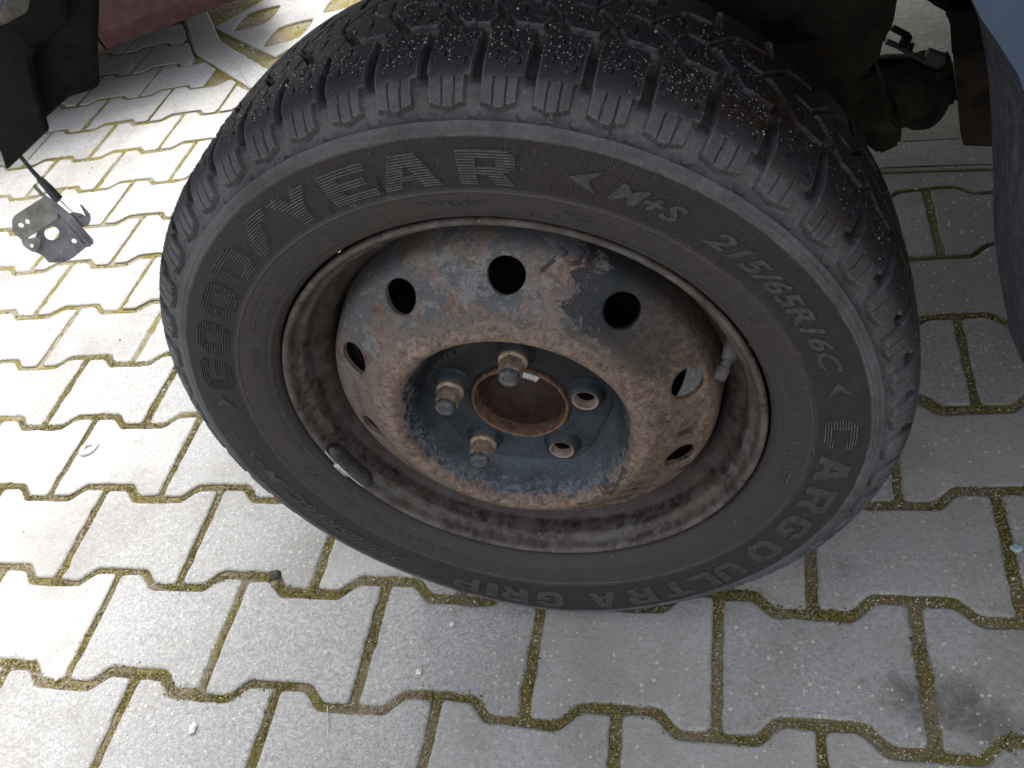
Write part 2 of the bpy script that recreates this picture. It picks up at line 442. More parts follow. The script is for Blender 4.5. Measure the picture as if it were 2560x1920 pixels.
def worn(poly, step=.013, amp=.0006):
    out = []
    for i in range(len(poly)):
        a, b = Vector(poly[i]), Vector(poly[(i + 1) % len(poly)]); L = (b - a).length; n = max(1, int(L / step))
        e = (b - a).normalized(); nn = Vector((-e.y, e.x))
        for k in range(n):
            p = a.lerp(b, k / n)
            if L > .012: p = p + nn * (random.gauss(0, amp) + (random.uniform(.001, .003) if random.random() < .05 else 0))
            out.append(p)
    return out
def slab(name, poly, gap=.0058, cham=.0040, top=.0, depth=.03, drop=.0024, rr=.006):
    """ccw outline -> stone with chamfered rim; rings: top, rim, bottom"""
    base = worn(round_poly(inset(poly, gap), rr))
    rings = [(inset(base, cham * 1.0), top), (inset(base, cham * .45), top - drop * .30), (base, top - drop), (base, top - depth)]
    n = len(base); v = []; f = []
    for ring, z in rings: v += [(p[0], p[1], z) for p in ring]
    f.append(tuple(range(n)))
    for k in range(3):
        for i in range(n):
            j = (i + 1) % n
            f.append((k * n + i, (k + 1) * n + i, (k + 1) * n + j, k * n + j))
    me = mesh_py(name, v, f, True)
    me.set_sharp_from_angle(angle=math.radians(9))
    return me

paving = tag(link('paving', mesh_py('paving', [(-3.2, -1.2, -.0302), (2.4, -1.2, -.0302), (2.4, 3.0, -.0302), (-3.2, 3.0, -.0302)], [(0, 1, 2, 3)]), M['joint']), kind='structure')
stones = [slab('paving_stone', outline()) for _ in range(8)]
for q in stones: q.materials.append(M['concrete'])
stone_me = stones[0]
cands = []
for j in range(-16, 8):
    for i in range(-24, 34):
        if (i + j) % 2: continue
        # stone of the row between wave j and j+1 whose waist is at node i
        u, v = i * PU, -(j + .5) * PV
        cx, cy = lat(u, v)
        cands.append((i, j, cx, cy))
def in_view(x, y, mx=120):
    q = CR.transposed() @ (Vector((x, y, 0)) - Vector(CAM))
    if q.z > -.1: return None
    px, py = 1280 + FPX * q.x / -q.z, 960 - FPX * q.y / -q.z
    m = 250 / -q.z
    if -m < px < 2560 + m and -m < py < 1920 + m: return -q.z
    return None
near = []
for c in cands:
    s, kl = kerb_side(c[2], c[3])
    if s > .02: continue
    d = in_view(c[2], c[3])
    if d is None: continue
    near.append((d, c, s, kl))
near.sort(key=lambda q: q[0])
def clip_half(poly, ox, oy, nx, ny):
    out = []
    for i in range(len(poly)):
        a, b = poly[i], poly[(i + 1) % len(poly)]
        da, db = (a[0] - ox) * nx + (a[1] - oy) * ny, (b[0] - ox) * nx + (b[1] - oy) * ny
        if da <= 0: out.append(a)
        if da * db < 0:
            t = da / (da - db); out.append((a[0] + t * (b[0] - a[0]), a[1] + t * (b[1] - a[1])))
    return out
nst = 0
taken = set()
for d, c, s, kl in near[:296]:
    i, j, cx, cy = c
    taken.add((i, j))
    me = random.choice(stones)
    if s > -.125:
        poly = [lat(c[0] * PU + p[0], -(c[1] + .5) * PV + p[1]) for p in outline()]
        poly = clip_half(poly, kl[0], kl[1], -kl[3], kl[2])
        ar = abs(sum(poly[q - 1][0] * poly[q][1] - poly[q][0] * poly[q - 1][1] for q in range(len(poly)))) / 2 if len(poly) > 2 else 0
        if ar < .0035: continue
        cl = []
        for p in poly:
            if not cl or math.hypot(p[0] - cl[-1][0], p[1] - cl[-1][1]) > .014: cl.append(p)
        if len(cl) > 3 and math.hypot(cl[0][0] - cl[-1][0], cl[0][1] - cl[-1][1]) < .014: cl.pop()
        poly = [(p[0] - cx, p[1] - cy) for p in cl]
        me = slab('paving_stone_cut', poly, gap=.0045, cham=.0014, rr=.002)
        me.materials.append(M['concrete'])
        o = link('paving_stone', me, None, paving, (cx, cy, random.uniform(-.0006, .0006)))
    else:
        o = link('paving_stone', me, None, paving, (cx + random.gauss(0, .0008), cy + random.gauss(0, .0008), random.uniform(-.0012, .0012)),
                 (random.gauss(0, .006), random.gauss(0, .006), PYAW + random.gauss(0, .006)))
    nst += 1
# stones further out, beyond what the photograph shows
rest_v, rest_f = [], []
bv = [v.co.copy() for v in stone_me.vertices]; bf = [tuple(p.vertices) for p in stone_me.polygons]
for c in cands:
    if (c[0], c[1]) in taken: continue
    if kerb_side(c[2], c[3])[0] > -.10: continue
    k = len(rest_v)
    rest_v += [(v.x + c[2], v.y + c[3], v.z) for v in bv]
    rest_f += [tuple(q + k for q in f) for f in bf]
far = link('outer_paving', mesh_py('outer_paving', rest_v, rest_f, True), M['concrete'], paving)
tag(far, kind='stuff')

# edging strip
def box_poly(cx, cy, dx, dy, L, W):
    return [(cx - dx * L / 2 + dy * W / 2, cy - dy * L / 2 - dx * W / 2), (cx + dx * L / 2 + dy * W / 2, cy + dy * L / 2 - dx * W / 2),
            (cx + dx * L / 2 - dy * W / 2, cy + dy * L / 2 + dx * W / 2), (cx - dx * L / 2 - dy * W / 2, cy - dy * L / 2 + dx * W / 2)]
KW = .082
for (x0, y0), (x1, y1) in zip(KP, KP[1:]):
    l = math.hypot(x1 - x0, y1 - y0); dx, dy = (x1 - x0) / l, (y1 - y0) / l
    k = max(1, round(l / .40)); q = l / k
    for m in range(k):
        t = (m + .5) * q
        cx, cy = x0 + dx * t - dy * KW / 2, y0 + dy * t + dx * KW / 2
        if cx > 1.2 or cx < -2.2: continue
        me = slab('edging_stone', [(a - cx, b - cy) for a, b in box_poly(cx, cy, dx, dy, q + .004, KW)], gap=.002, rr=.003)
        link('edging_stone', me, M['kerb'], paving, (cx, cy, .002 + random.uniform(-.001, .001)))

# grass pavers beyond the strip: concrete grids with soil-filled openings
def grass_paver_mesh():
    """one grid block 0.40 x 0.40 with four rounded diamond openings"""
    A = .197
    outer = [(-A, -A), (A, -A), (A, A), (-A, A)]
    def rd(cx, cy, w_, h_, k=20):
        out = []
        for i in range(k):
            a = 2 * PI * i / k; c, s_ = math.cos(a), math.sin(a)
            q = 1 / (abs(c) ** 1.25 + abs(s_) ** 1.25) ** (1 / 1.25)
            out.append((cx + w_ * q * c, cy + h_ * q * s_))
        return out[::-1]
    holes = [rd(sx * .1, sy * .1, .060, .080) for sx in (-1, 1) for sy in (-1, 1)]
    loops = [outer] + holes
    ch = .005
    def shrink(lp, d, hole):
        cx = sum(p[0] for p in lp) / len(lp); cy = sum(p[1] for p in lp) / len(lp); out = []
        for x, y in lp:
            l = math.hypot(x - cx, y - cy); k = 1 + (d if hole else -d) / l; out.append((cx + (x - cx) * k, cy + (y - cy) * k))
        return out
    top = [shrink(lp, ch, i > 0) for i, lp in enumerate(loops)]
    tri_ = tessellate_polygon([[Vector((x, y, 0)) for x, y in lp] for lp in top])
    ft = [p for lp in top for p in lp]; fo = [p for lp in loops for p in lp]; n = len(ft)
    v = [(x, y, 0) for x, y in ft] + [(x, y, -.004) for x, y in fo] + [(x, y, -.04) for x, y in fo]
    f = [tuple(t) for t in tri_]; k = 0
    for lp in loops:
        for i in range(len(lp)):
            a, b = k + i, k + (i + 1) % len(lp)
            f += [(a, b, b + n, a + n), (a + n, b + n, b + 2 * n, a + 2 * n)]
        k += len(lp)
    me = mesh_py('grass_paver', v, f)
    bm = bmesh.new(); bm.from_mesh(me); bmesh.ops.recalc_face_normals(bm, faces=bm.faces); bm.to_mesh(me); bm.free()
    me.materials.append(M['concrete'])
    return me
gpm = grass_paver_mesh()
ang = math.radians(-41)
ca, sa = math.cos(ang), math.sin(ang)
ox, oy = -1.16, 1.66
for a in range(-9, 8):
    for b in range(0, 7):
        lx, ly = a * .408, b * .408 + .20
        x, y = ox + ca * lx - sa * ly, oy + sa * lx + ca * ly
        if kerb_side(x, y)[0] < KW + .215 or y > 4.6 or x > -.3: continue
        if in_view(x, y) is None: continue
        link('grass_paver', gpm, None, paving, (x, y, random.uniform(.0, .003)), (0, 0, ang + random.gauss(0, .012)))

# grit and moss crumbs in the joints
def crumbs(pts, sizes, flat=.7, squash=None):
    base = np.array([(1, 0, 0), (-.5, .87, 0), (-.5, -.87, 0), (0, 0, 1), (0, 0, -1)], float)
    faces = np.array([(0, 1, 3), (1, 2, 3), (2, 0, 3), (1, 0, 4), (2, 1, 4), (0, 2, 4)])
    n = len(pts)
    a = rng.uniform(0, 2 * PI, n); c, s = np.cos(a), np.sin(a)
    B = base[None] * (1 + rng.uniform(-.35, .35, (n, 5, 1)))
    B[:, :, 2] *= flat
    X = B[:, :, 0] * c[:, None] - B[:, :, 1] * s[:, None]; Y = B[:, :, 0] * s[:, None] + B[:, :, 1] * c[:, None]
    V = np.stack([X, Y, B[:, :, 2]], 2) * np.asarray(sizes)[:, None, None] + np.asarray(pts)[:, None, :]
    F = faces[None] + (np.arange(n) * 5)[:, None, None]
    return V.reshape(-1, 3), F.reshape(-1, 3)

def island_mat(name, stops, rough=.9):
    n = NT(name, rough, spec=.25)
    r = n.n('ShaderNodeNewGeometry').outputs['Random Per Island']
    return n.out(n.ramp(r, stops), rough)
M['grit'] = island_mat('joint_grit', [(.0, (.080, .066, .020)), (.40, (.23, .20, .060)), (.58, (.14, .115, .065)), (.78, (.30, .25, .16)), (.92, (.44, .39, .28)), (1, (.58, .54, .46))])

def joint_points(n, xr, yr, spread):
    P = []
    segs = []
    for j in range(-14, 7):
        for i in range(-20, 30):
            s0 = 1 if (i + j) % 2 == 0 else -1
            u0, v0 = i * PU, -j * PV
            a = (u0 - .39 * PU, v0 - s0 * AMP); b = (u0 + .39 * PU, v0 - s0 * AMP)
            c = (u0 + .61 * PU, v0 + s0 * AMP)
            segs += [(a, b), (b, c)]
            if s0 < 0: segs.append(((u0 - DU * 0, v0 + AMP), (u0, v0 - PV - AMP)))
    segs = [(lat(*a), lat(*b)) for a, b in segs]
    segs = [q for q in segs if xr[0] < q[0][0] < xr[1] and yr[0] < q[0][1] < yr[1] and kerb_side(*q[0])[0] < 0 and kerb_side(*q[1])[0] < 0]
    A = np.array([q[0] for q in segs]); B = np.array([q[1] for q in segs])
    L = np.linalg.norm(B - A, axis=1); k = rng.choice(len(segs), n, p=L / L.sum())
    t = rng.uniform(0, 1, (n, 1)); D = (B - A)[k] / L[k][:, None]; N = np.stack([-D[:, 1], D[:, 0]], 1)
    return A[k] + (B - A)[k] * t + N * rng.normal(0, spread, (n, 1))
jp = joint_points(60000, (-1.1, .75), (-.45, .55), .0036)
jz = rng.uniform(-.0038, -.0010, len(jp))
V, F = crumbs(np.c_[jp, jz], rng.uniform(.0005, .0017, len(jp)) * (1 + (rng.uniform(0, 1, len(jp)) > .96) * .8))
tag(link('joint_grit', mesh_np('joint_grit', V, F, False), M['grit']), kind='stuff')
jp = joint_points(24000, (-1.1, .75), (-.45, .55), .0042)
nz = np.sin(jp[:, 0] * 31 + 2 * np.sin(jp[:, 1] * 23)) + np.sin(jp[:, 1] * 37 + jp[:, 0] * 11)
jp = jp[nz > .1]
V, F = crumbs(np.c_[jp, rng.uniform(-.0030, .0002, len(jp))], rng.uniform(.0010, .0024, len(jp)))
M['moss'] = island_mat('moss_tufts', [(0, (.060, .052, .012)), (.5, (.15, .13, .028)), (1, (.26, .22, .065))], .95)
tag(link('moss', mesh_np('moss', V, F, True), M['moss']), kind='stuff')
jp = joint_points(9000, (-2.6, 1.1), (.3, 2.4), .0022)
V, F = crumbs(np.c_[jp, rng.uniform(-.0036, -.001, len(jp))], rng.uniform(.001, .0022, len(jp)))
tag(link('joint_grit', mesh_np('joint_grit_far', V, F, False), M['grit']), kind='stuff')
# loose sand grains lying on the stones
M['sand'] = island_mat('loose_sand', [(0, (.06, .05, .03)), (.35, (.15, .125, .08)), (.7, (.36, .32, .25)), (1, (.60, .56, .50))])
jp = np.vstack([joint_points(3000, (-1.1, .75), (-.45, .55), .022), joint_points(26000, (-1.1, .75), (-.45, .55), .0062)])
V, F = crumbs(np.c_[jp, np.full(len(jp), .0003)], rng.uniform(.0004, .0010, len(jp)))
tag(link('loose_sand', mesh_np('loose_sand', V, F, False), M['sand']), kind='stuff')

# rough concrete apron beyond the strip, under the van
ap = [(-.22, .97), (.30, .885), (.62, .850), (2.4, .82), (2.4, 3.2), (-.22, 3.2)]
o = link('concrete_apron', mesh_py('concrete_apron', [(x, y, -.002) for x, y in ap], [tuple(range(6))]), M['kerb'])
tag(o, kind='structure')
# gravel in the grass paver field
gx = rng.uniform(-2.3, -.2, 56000); gy = rng.uniform(.85, 3.0, 56000)
keep = np.array([kerb_side(a, b)[0] > KW + .004 and a < -.25 for a, b in zip(gx, gy)])
gx, gy = gx[keep], gy[keep]
V, F = crumbs(np.c_[gx, gy, rng.uniform(-.012, -.003, len(gx))], rng.uniform(.002, .0055, len(gx)))
M['gravel'] = island_mat('gravel', [(0, (.12, .105, .05)), (.25, (.24, .215, .12)), (.5, (.34, .31, .26)), (1, (.52, .49, .44))])
tag(link('gravel', mesh_np('gravel', V, F, False), M['gravel']), kind='stuff')

# ------------------------------------------------------------------ wheel
ZC, CAMB, SPIN = .335566, -.0357793, .16005
WR = Matrix.Rotation(CAMB, 3, 'X')
wheel = empty('wheel', (0, .085, 0), 'rusty steel wheel with worn winter tyre, three bolts fitted and two bolt holes empty', 'wheel')
def wpart(name, me, mat, parent=None):
    if parent is None:
        return link(name, me, mat, wheel, (0, -.085, ZC), (CAMB, 0, 0))
    return link(name, me, mat, parent)      # sub-part: same frame as its part

def th_of(deg): return math.radians(deg)

# --- tyre profile (y, r) from the outer bead over the tread to the inner bead
PRO = [(.0035, .2225), (-.002, .2245), (-.0065, .2285), (-.0105, .2350), (-.0132, .2430), (-.0150, .2500), (-.0160, .2553),
       (-.0175, .2620), (-.0188, .2700), (-.0194, .2800), (-.0194, .2900), (-.0188, .2980), (-.0178, .3035), (-.0150, .3100),
       (-.0108, .3170), (-.0055, .3245), (.0000, .3300), (.0060, .3345), (.0130, .3375), (.0220, .3395), (.0350, .3412), (.0500, .3422), (.0700, .3430), (.0880, .3432),
       (.1060, .3430), (.1260, .3422), (.1410, .3412), (.1540, .3395), (.1630, .3370), (.1700, .3330), (.1780, .3260), (.1880, .3120), (.1950, .2900),
       (.1950, .2700), (.1900, .2500), (.1800, .2320), (.1720, .2225)]
PR = np.array(PRO)
def catmull(P, m=12):
    out = []
    n = len(P)
    for i in range(n - 1):
        p0, p1, p2, p3 = P[max(i - 1, 0)], P[i], P[i + 1], P[min(i + 2, n - 1)]
        for k in range(m):
            t = k / m
            out.append(.5 * ((2 * p1) + (-p0 + p2) * t + (2 * p0 - 5 * p1 + 4 * p2 - p3) * t * t + (-p0 + 3 * p1 - 3 * p2 + p3) * t ** 3))
    out.append(P[-1]); return np.array(out)
PF = catmull(PR, 24)
seg = np.r_[0, np.cumsum(np.linalg.norm(np.diff(PF, axis=0), axis=1))]
def s_at(cond): return seg[np.argmax(cond)]
s_sh = s_at(PF[:, 1] > .309); s_t0 = s_at((PF[:, 0] > .105) & (PF[:, 1] > .33)); s_in = s_at((PF[:, 0] > .165))
ss = np.r_[np.arange(0, s_sh, .0011), np.arange(s_sh, s_t0, .0010), np.arange(s_t0, s_in, .0022), np.arange(s_in, seg[-1], .008), seg[-1]]
Py = np.interp(ss, seg, PF[:, 0]); Pr = np.interp(ss, seg, PF[:, 1])
dy_, dr_ = np.gradient(Py, ss), np.gradient(Pr, ss)
ln = np.hypot(dy_, dr_); Ny, Nr = -dr_ / ln, dy_ / ln      # outward normal
def surf_y(r):                                             # y of the outer flank at radius r
    k = (Py < .02) & (Pr < .338)
    return float(np.interp(r, Pr[k], Py[k]))

# uneven block pitches round the tyre (deg at the lowest point of each shoulder block)
kn = [-57, -48.6, -41.6, -34.9, -28.1, -21.4, -14.7, -8.0, -1.4, 5.2, 11.2, 17.4, 23.8, 30.8, 38.2, 46.0, 53.8, 61.6, 69.3]
kk = list(range(-8, 11))
N_REST = 33
kk2 = np.array(kk + [10 + i for i in range(1, N_REST + 1)], float)
dd2 = np.array(kn + [69.3 + (303 - 69.3) * i / N_REST for i in range(1, N_REST + 1)])
NB = int(kk2[-1] - kk2[0])
def phase(deg):
    d = (np.asarray(deg) + 57) % 360 - 57
    return np.interp(d, dd2, kk2)

NT_ = 2160
TH = np.linspace(-PI, PI, NT_ + 1)[:-1]
ph = phase(np.degrees(TH)) + .36                # block k spans [k, k+0.67], gap after it
PL = 39.5                                       # mm per pitch
fr = (ph % 1.0) * PL                            # mm from the start of the block
blk = np.floor(ph).astype(int)
ymm = Py * 1000
depth = np.zeros((NT_, len(ss)))
def sstep(a, b, x):
    t = np.clip((x - a) / (b - a), 0, 1); return t * t * (3 - 2 * t)
A = fr[:, None]; Yv = ymm[None, :]; Rv = Pr[None, :] * 1000
jag = .35 * np.sin(TH * 311)[:, None] + .3 * np.sin(TH * 127 + 1)[:, None]
tread_zone = (Yv > -22) & (Yv < 192) & (Rv > 308)
def segd(x0, y0, x1, y1):
    best = None
    for sh in (-2, -1, 0, 1, 2, 3):
        a0, a1 = x0 + sh * PL, x1 + sh * PL
        dx, dy = a1 - a0, y1 - y0; l2 = dx * dx + dy * dy
        t = np.clip(((A - a0) * dx + (Yv - y0) * dy) / l2, 0, 1)
        d = np.hypot(A - a0 - t * dx, Yv - y0 - t * dy)
        best = d if best is None else np.minimum(best, d)
    return best
BW = 27.2                                       # block width on the flank
# saw-tooth lower edge of the blocks
tri = np.where(A < BW * .52, 319.2 - (A / (BW * .52)) * 3.2, 316.0 + ((A - BW * .52) / (BW * .48)) * 3.4)
flank = Yv < 3.0
blockm = sstep(-.35, .35, Rv - tri) * (1 - sstep(BW - .5, BW + .3, A)) * sstep(-.0, .8, A)
# height of the base flank between the blocks: 2.4 mm lower than the blocks, fading to 0 below the saw edge
d_fl = (1 - blockm) * 3.8 * sstep(306, 315, Rv)
d_fl = d_fl + 1.9 * np.exp(-((Rv - tri + 1.0) / .8) ** 2) * (A < BW) * (A > .5)
bul = np.hypot(A - (BW + 6.5), (Rv - 315.5)) # rounded pocket at the foot of every gap
d_fl = np.maximum(d_fl, 4.6 * (1 - sstep(5.0, 6.6, bul)) * (Rv < 322))
d_fl = np.where(Rv < 309.5, 0, d_fl)
depth = np.where((Yv < 3) & (Rv > 305), d_fl, depth)
# the gap runs up over the shoulder and narrows into the cross groove
gaph = sstep(-9, 5, Yv)
gl = BW + .5 + gaph * (4.4 + 1.2 * sstep(15, 42, Yv)); gr = PL + .2 - 0 * gaph
gapm = sstep(-.6, .6, A - gl) * (1 - sstep(-.6, .6, A - gr))
dgap = gapm * (3.6 + 5.0 * sstep(-3, 8, Yv)) * (1 - sstep(49, 51, Yv))
depth = np.where(Yv >= 3, dgap, np.maximum(depth, np.where((Yv > -12), dgap * sstep(312, 318, Rv), 0)))
def groove(d, wdt, dep): return dep * (1 - sstep(wdt / 2 - .5, wdt / 2 + .6, d))
D = depth
for (x0, y0, x1, y1, wd, dp) in [
    (PL - 3, 50, PL - 25, 51.5, 6.6, 7.5),               # link along the circumference
    (PL - 25, 51.5, PL - 46, 84, 5.4, 7.5),              # diagonal to the centre
    (PL - 3, 50, PL + 4, 66, 3.0, 6.0),
    (PL - 46, 84, PL - 62, 89, 4.2, 6.5),
    (-6, 122, -28, 120, 4.5, 6.5), (-28, 120, -48, 89, 3.4, 6.5), (-5, 121, -3, 168, 5, 6.5)]:
    D = np.maximum(D, groove(segd(x0, y0, x1, y1), wd, dp))
# sipes: thin cuts in the flank of the block and short ones on its crown
for a0 in (BW * .36, BW * .70):
    sp = (np.abs(A - a0 - (Yv + 6) * .04) < .62) & (Rv > tri + .2) & (Yv < 1.5) & (Yv > -20)
    D = np.where(sp, np.maximum(D, 1.9), D)
for a0, y0, y1 in ((10, 14, 22), (22, 24, 32), (14, 34, 44), (26, 10, 16), (8, 60, 72), (20, 66, 80), (30, 94, 106), (12, 98, 112)):
    D = np.maximum(D, groove(segd(a0, y0, a0 + 1, (y0 + y1) / 2), 1.3, 2.2))
    D = np.maximum(D, groove(segd(a0 + 1, (y0 + y1) / 2, a0 - .4, y1), 1.3, 2.2))
# circular ribs of the flank (negative = raised)
def rib(r0, wdt, h): return h * np.exp(-((Rv - r0) / wdt) ** 2)
on = (Yv < 0)
D = D + np.where(on, -rib(255.3, .9, .9) + rib(257.2, 1.0, .5) - rib(301.2, .8, .55) - rib(304.6, .8, .55) + rib(302.9, .6, .5) + rib(306.4, .7, .3)
                 - rib(228.0, 1.2, .5) + rib(231.0, .8, .3), 0)
D = D + np.where(on & (Rv > 259) & (Rv < 299.5), .5, 0)
# mould joints across the bead band
for dg in (-60, -89, -9.2, 34.5, 87.3, 123, 150, 170, -170, -140):
    t = math.radians(dg); dd = np.abs(((TH[:, None] - t - (Rv - 245) * .0004 * (1 if dg > 0 else -1)) + PI) % (2 * PI) - PI) * 250
    D = D - np.where(on & (Rv > 231) & (Rv < 255) & (dd < .7), .55, 0)
# gouges in the flank and block edges
for dg, r0, r1, sk, dep in ((-7.2, 258, 278, .10, 1.8), (-17.5, 256, 266, .22, 1.8), (24.8, 306, 322, -.02, 2.2), (-20.6, 306, 316, .06, 1.6), (64.8, 262, 272, .3, 2.6), (100.5, 268, 276, .4, 2.2), (-36, 300, 306, .1, 1.2), (109.5, 262, 270, .3, 2)):
    t = math.radians(dg); c = (Rv - (r0 + r1) / 2); hl = (r1 - r0) / 2
    arc = (((TH[:, None] - t) + PI) % (2 * PI) - PI) * 280 - c * sk + .5 * np.sin(c * 1.3)
    D = D + np.where(on, dep * np.clip(1 - (np.abs(c) / hl) ** 2, 0, 1) * np.exp(-(arc / 1.1) ** 2), 0)
D = D + .05 * np.sin(TH * 53)[:, None] * np.sin(ss * 900)[None]
# lumpy wear on the tread surface
Yw = Py[None] - Ny[None] * D / 1000; Rw = Pr[None] - Nr[None] * D / 1000
X = Rw * np.sin(TH)[:, None]; Z = Rw * np.cos(TH)[:, None]; Y = Yw + 0 * X
# flatten on the ground and let the flank bulge
cz, sz = math.cos(CAMB), math.sin(CAMB)
wz = ZC + sz * Y + cz * Z
press = np.clip((.0 - wz), 0, None)
bel = np.exp(-((np.arctan2(X, -Z)) / .42) ** 2)
Y = Y - np.where(Y < .02, 1, 0) * bel * .006 * np.exp(-((Rw - .295) / .03) ** 2)
Z = Z + press / cz
V = np.stack([X, Y, Z], 2).reshape(-1, 3)
ns = len(ss)
ii, jj = np.meshgrid(np.arange(NT_), np.arange(ns - 1), indexing='ij')
i2 = (ii + 1) % NT_
F = np.stack([ii * ns + jj, i2 * ns + jj, i2 * ns + jj + 1, ii * ns + jj + 1], 2)
# shoulder blocks become parts of their own
fb = (D[:, :-1] < 1.6) & (D[i2[:, 0]][:, :-1] < 1.6)
fa = fr[:, None] + 0 * D[:, :-1]
inblk = fb & (((Yv[:, :-1] < 3) & (Rv[:, :-1] > tri + .2) & (fa < BW - .2) & (fa > .3) & (Rv[:, :-1] > 312)) | ((Yv[:, :-1] >= 3) & (Yv[:, :-1] < 48.5) & (fa < (gl[:, :-1] - .2)) & (fa > .3)))
lab = np.where(inblk, np.arange(inblk.size).reshape(inblk.shape) + 1, 0)
bF = np.repeat(blk[:, None], ns - 1, 1)
for it in range(900):
    m = lab.copy()
    for ax_ in (0, 1):
        for dd_ in (1, -1):
            r_ = np.roll(lab, dd_, ax_)
            if ax_ == 1: r_[:, 0 if dd_ == 1 else -1] = 0
            ok = np.roll(bF, dd_, ax_) == bF
            m = np.where(inblk & ok, np.maximum(m, r_), m)
    if (m == lab).all(): break
    lab = m
keepb = np.zeros(inblk.shape, bool)
for b in np.unique(blk):
    l_ = lab[(bF == b) & inblk]
    if len(l_) == 0: continue
    u_, c_ = np.unique(l_, return_counts=True)
    keepb |= (bF == b) & (lab == u_[c_.argmax()])
inblk = keepb
allF = F.reshape(-1, 4); flagF = inblk.reshape(-1)
blkF = np.repeat(blk[:, None], ns - 1, 1).reshape(-1)
def blur(Q):
    for _ in range(2): Q = (Q + np.roll(Q, 1, 0) + np.roll(Q, -1, 0) + np.roll(Q, 1, 1) + np.roll(Q, -1, 1)) / 5
    return Q
scuff = np.clip(blur(D) - D, 0, 1) * (D < .6)
def submesh(name, faces):
    u, inv = np.unique(faces, return_inverse=True)
    me = mesh_np(name, V[u], inv.reshape(faces.shape))
    a_ = me.attributes.new('groove_depth', 'FLOAT', 'POINT')
    c_ = me.attributes.new('scuff', 'FLOAT', 'POINT'); c_.data.foreach_set('value', scuff.reshape(-1)[u].astype(np.float32))
    me.set_sharp_from_angle(angle=math.radians(48))
    a_ = me.attributes['groove_depth']
    a_.data.foreach_set('value', (np.clip(D, 0, 9).reshape(-1)[u] / 1000 * (np.broadcast_to(Yv, D.shape).reshape(-1)[u] > -12)).astype(np.float32))
    return me
tyre = wpart('tyre', submesh('tyre', allF[~flagF]), M['rubber'])
for b in sorted(set(blkF[flagF])):
    fs = allF[flagF & (blkF == b)]
    if len(fs) < 60: continue
    wpart('tread_block', submesh('tread_block', fs), M['rubber'], tyre)

# --- lettering on the flank
GL = {
 'G': [[(.2,0),(.8,0),(1,.2),(1,.56),(.5,.56),(.5,.36),(.68,.36),(.68,.26),(.62,.22),(.38,.22),(.3,.3),(.3,.7),(.38,.78),(.62,.78),(.68,.72),(.68,.68),(1,.68),(1,.8),(.8,1),(.2,1),(0,.8),(0,.2)]],
 'O': [[(.25,0),(.75,0),(1,.25),(1,.75),(.75,1),(.25,1),(0,.75),(0,.25)], [(.40,.22),(.30,.34),(.30,.66),(.40,.78),(.60,.78),(.70,.66),(.70,.34),(.60,.22)]],
 'D': [[(0,0),(.75,0),(1,.25),(1,.75),(.75,1),(0,1)], [(.3,.24),(.3,.76),(.62,.76),(.7,.66),(.7,.34),(.62,.24)]],
 'Y': [[(.34,0),(.66,0),(.66,.4),(1,1),(.66,1),(.5,.68),(.34,1),(0,1),(.34,.4)]],
 'E': [[(0,0),(1,0),(1,.23),(.32,.23),(.32,.39),(.85,.39),(.85,.6),(.32,.6),(.32,.77),(.95,.77),(.95,1),(0,1)]],
 'A': [[(0,0),(.3,0),(.36,.2),(.64,.2),(.7,0),(1,0),(.70,1),(.30,1)], [(.41,.40),(.5,.70),(.59,.40)]],
 'R': [[(0,0),(.32,0),(.32,.32),(.5,.32),(.66,0),(1,0),(.8,.36),(1,.5),(1,.85),(.85,1),(0,1)], [(.32,.54),(.32,.78),(.64,.78),(.68,.72),(.68,.6),(.66,.54)]],
 'C': [[(.2,0),(.8,0),(1,.2),(1,.36),(.68,.36),(.68,.28),(.62,.22),(.38,.22),(.3,.3),(.3,.7),(.38,.78),(.62,.78),(.68,.72),(.68,.64),(1,.64),(1,.8),(.8,1),(.2,1),(0,.8),(0,.2)]],
 'U': [[(0,1),(0,.2),(.2,0),(.8,0),(1,.2),(1,1),(.7,1),(.7,.28),(.62,.22),(.38,.22),(.3,.28),(.3,1)]],
 'L': [[(0,0),(1,0),(1,.24),(.32,.24),(.32,1),(0,1)]],
 'T': [[(.34,0),(.66,0),(.66,.76),(1,.76),(1,1),(0,1),(0,.76),(.34,.76)]],
 'I': [[(.3,0),(.7,0),(.7,1),(.3,1)]],
 'P': [[(0,0),(.32,0),(.32,.34),(.85,.34),(1,.5),(1,.85),(.85,1),(0,1)], [(.32,.56),(.32,.78),(.64,.78),(.68,.72),(.68,.62),(.66,.56)]],
}
def flank_pt(th, r, h, deep=.0005):
    y = surf_y(r) + (deep if .259 < r < .2995 else 0) - h
    x, z = r * math.sin(th), r * math.cos(th)
    bel = math.exp(-((math.atan2(x, -z)) / .42) ** 2) if z < 0 else 0
    return (x, y - bel * .006 * math.exp(-((r - .295) / .03) ** 2), z)
def rows_of(loops, u0, wu, r0, hr, n, fill):
    """scan the outline into n bars along the circumference"""
    bars = []
    for k in range(n):
        v = (k + .5) / n; xs = []
        for lp in loops:
            for a, b in zip(lp, lp[1:] + lp[:1]):
                if (a[1] <= v) != (b[1] <= v): xs.append(a[0] + (v - a[1]) / (b[1] - a[1]) * (b[0] - a[0]))
        xs.sort()
        for a, b in zip(xs[::2], xs[1::2]): bars.append((u0 + a * wu, u0 + b * wu, r0 + (k + .5 - fill / 2) / n * hr, r0 + (k + .5 + fill / 2) / n * hr))
    return bars
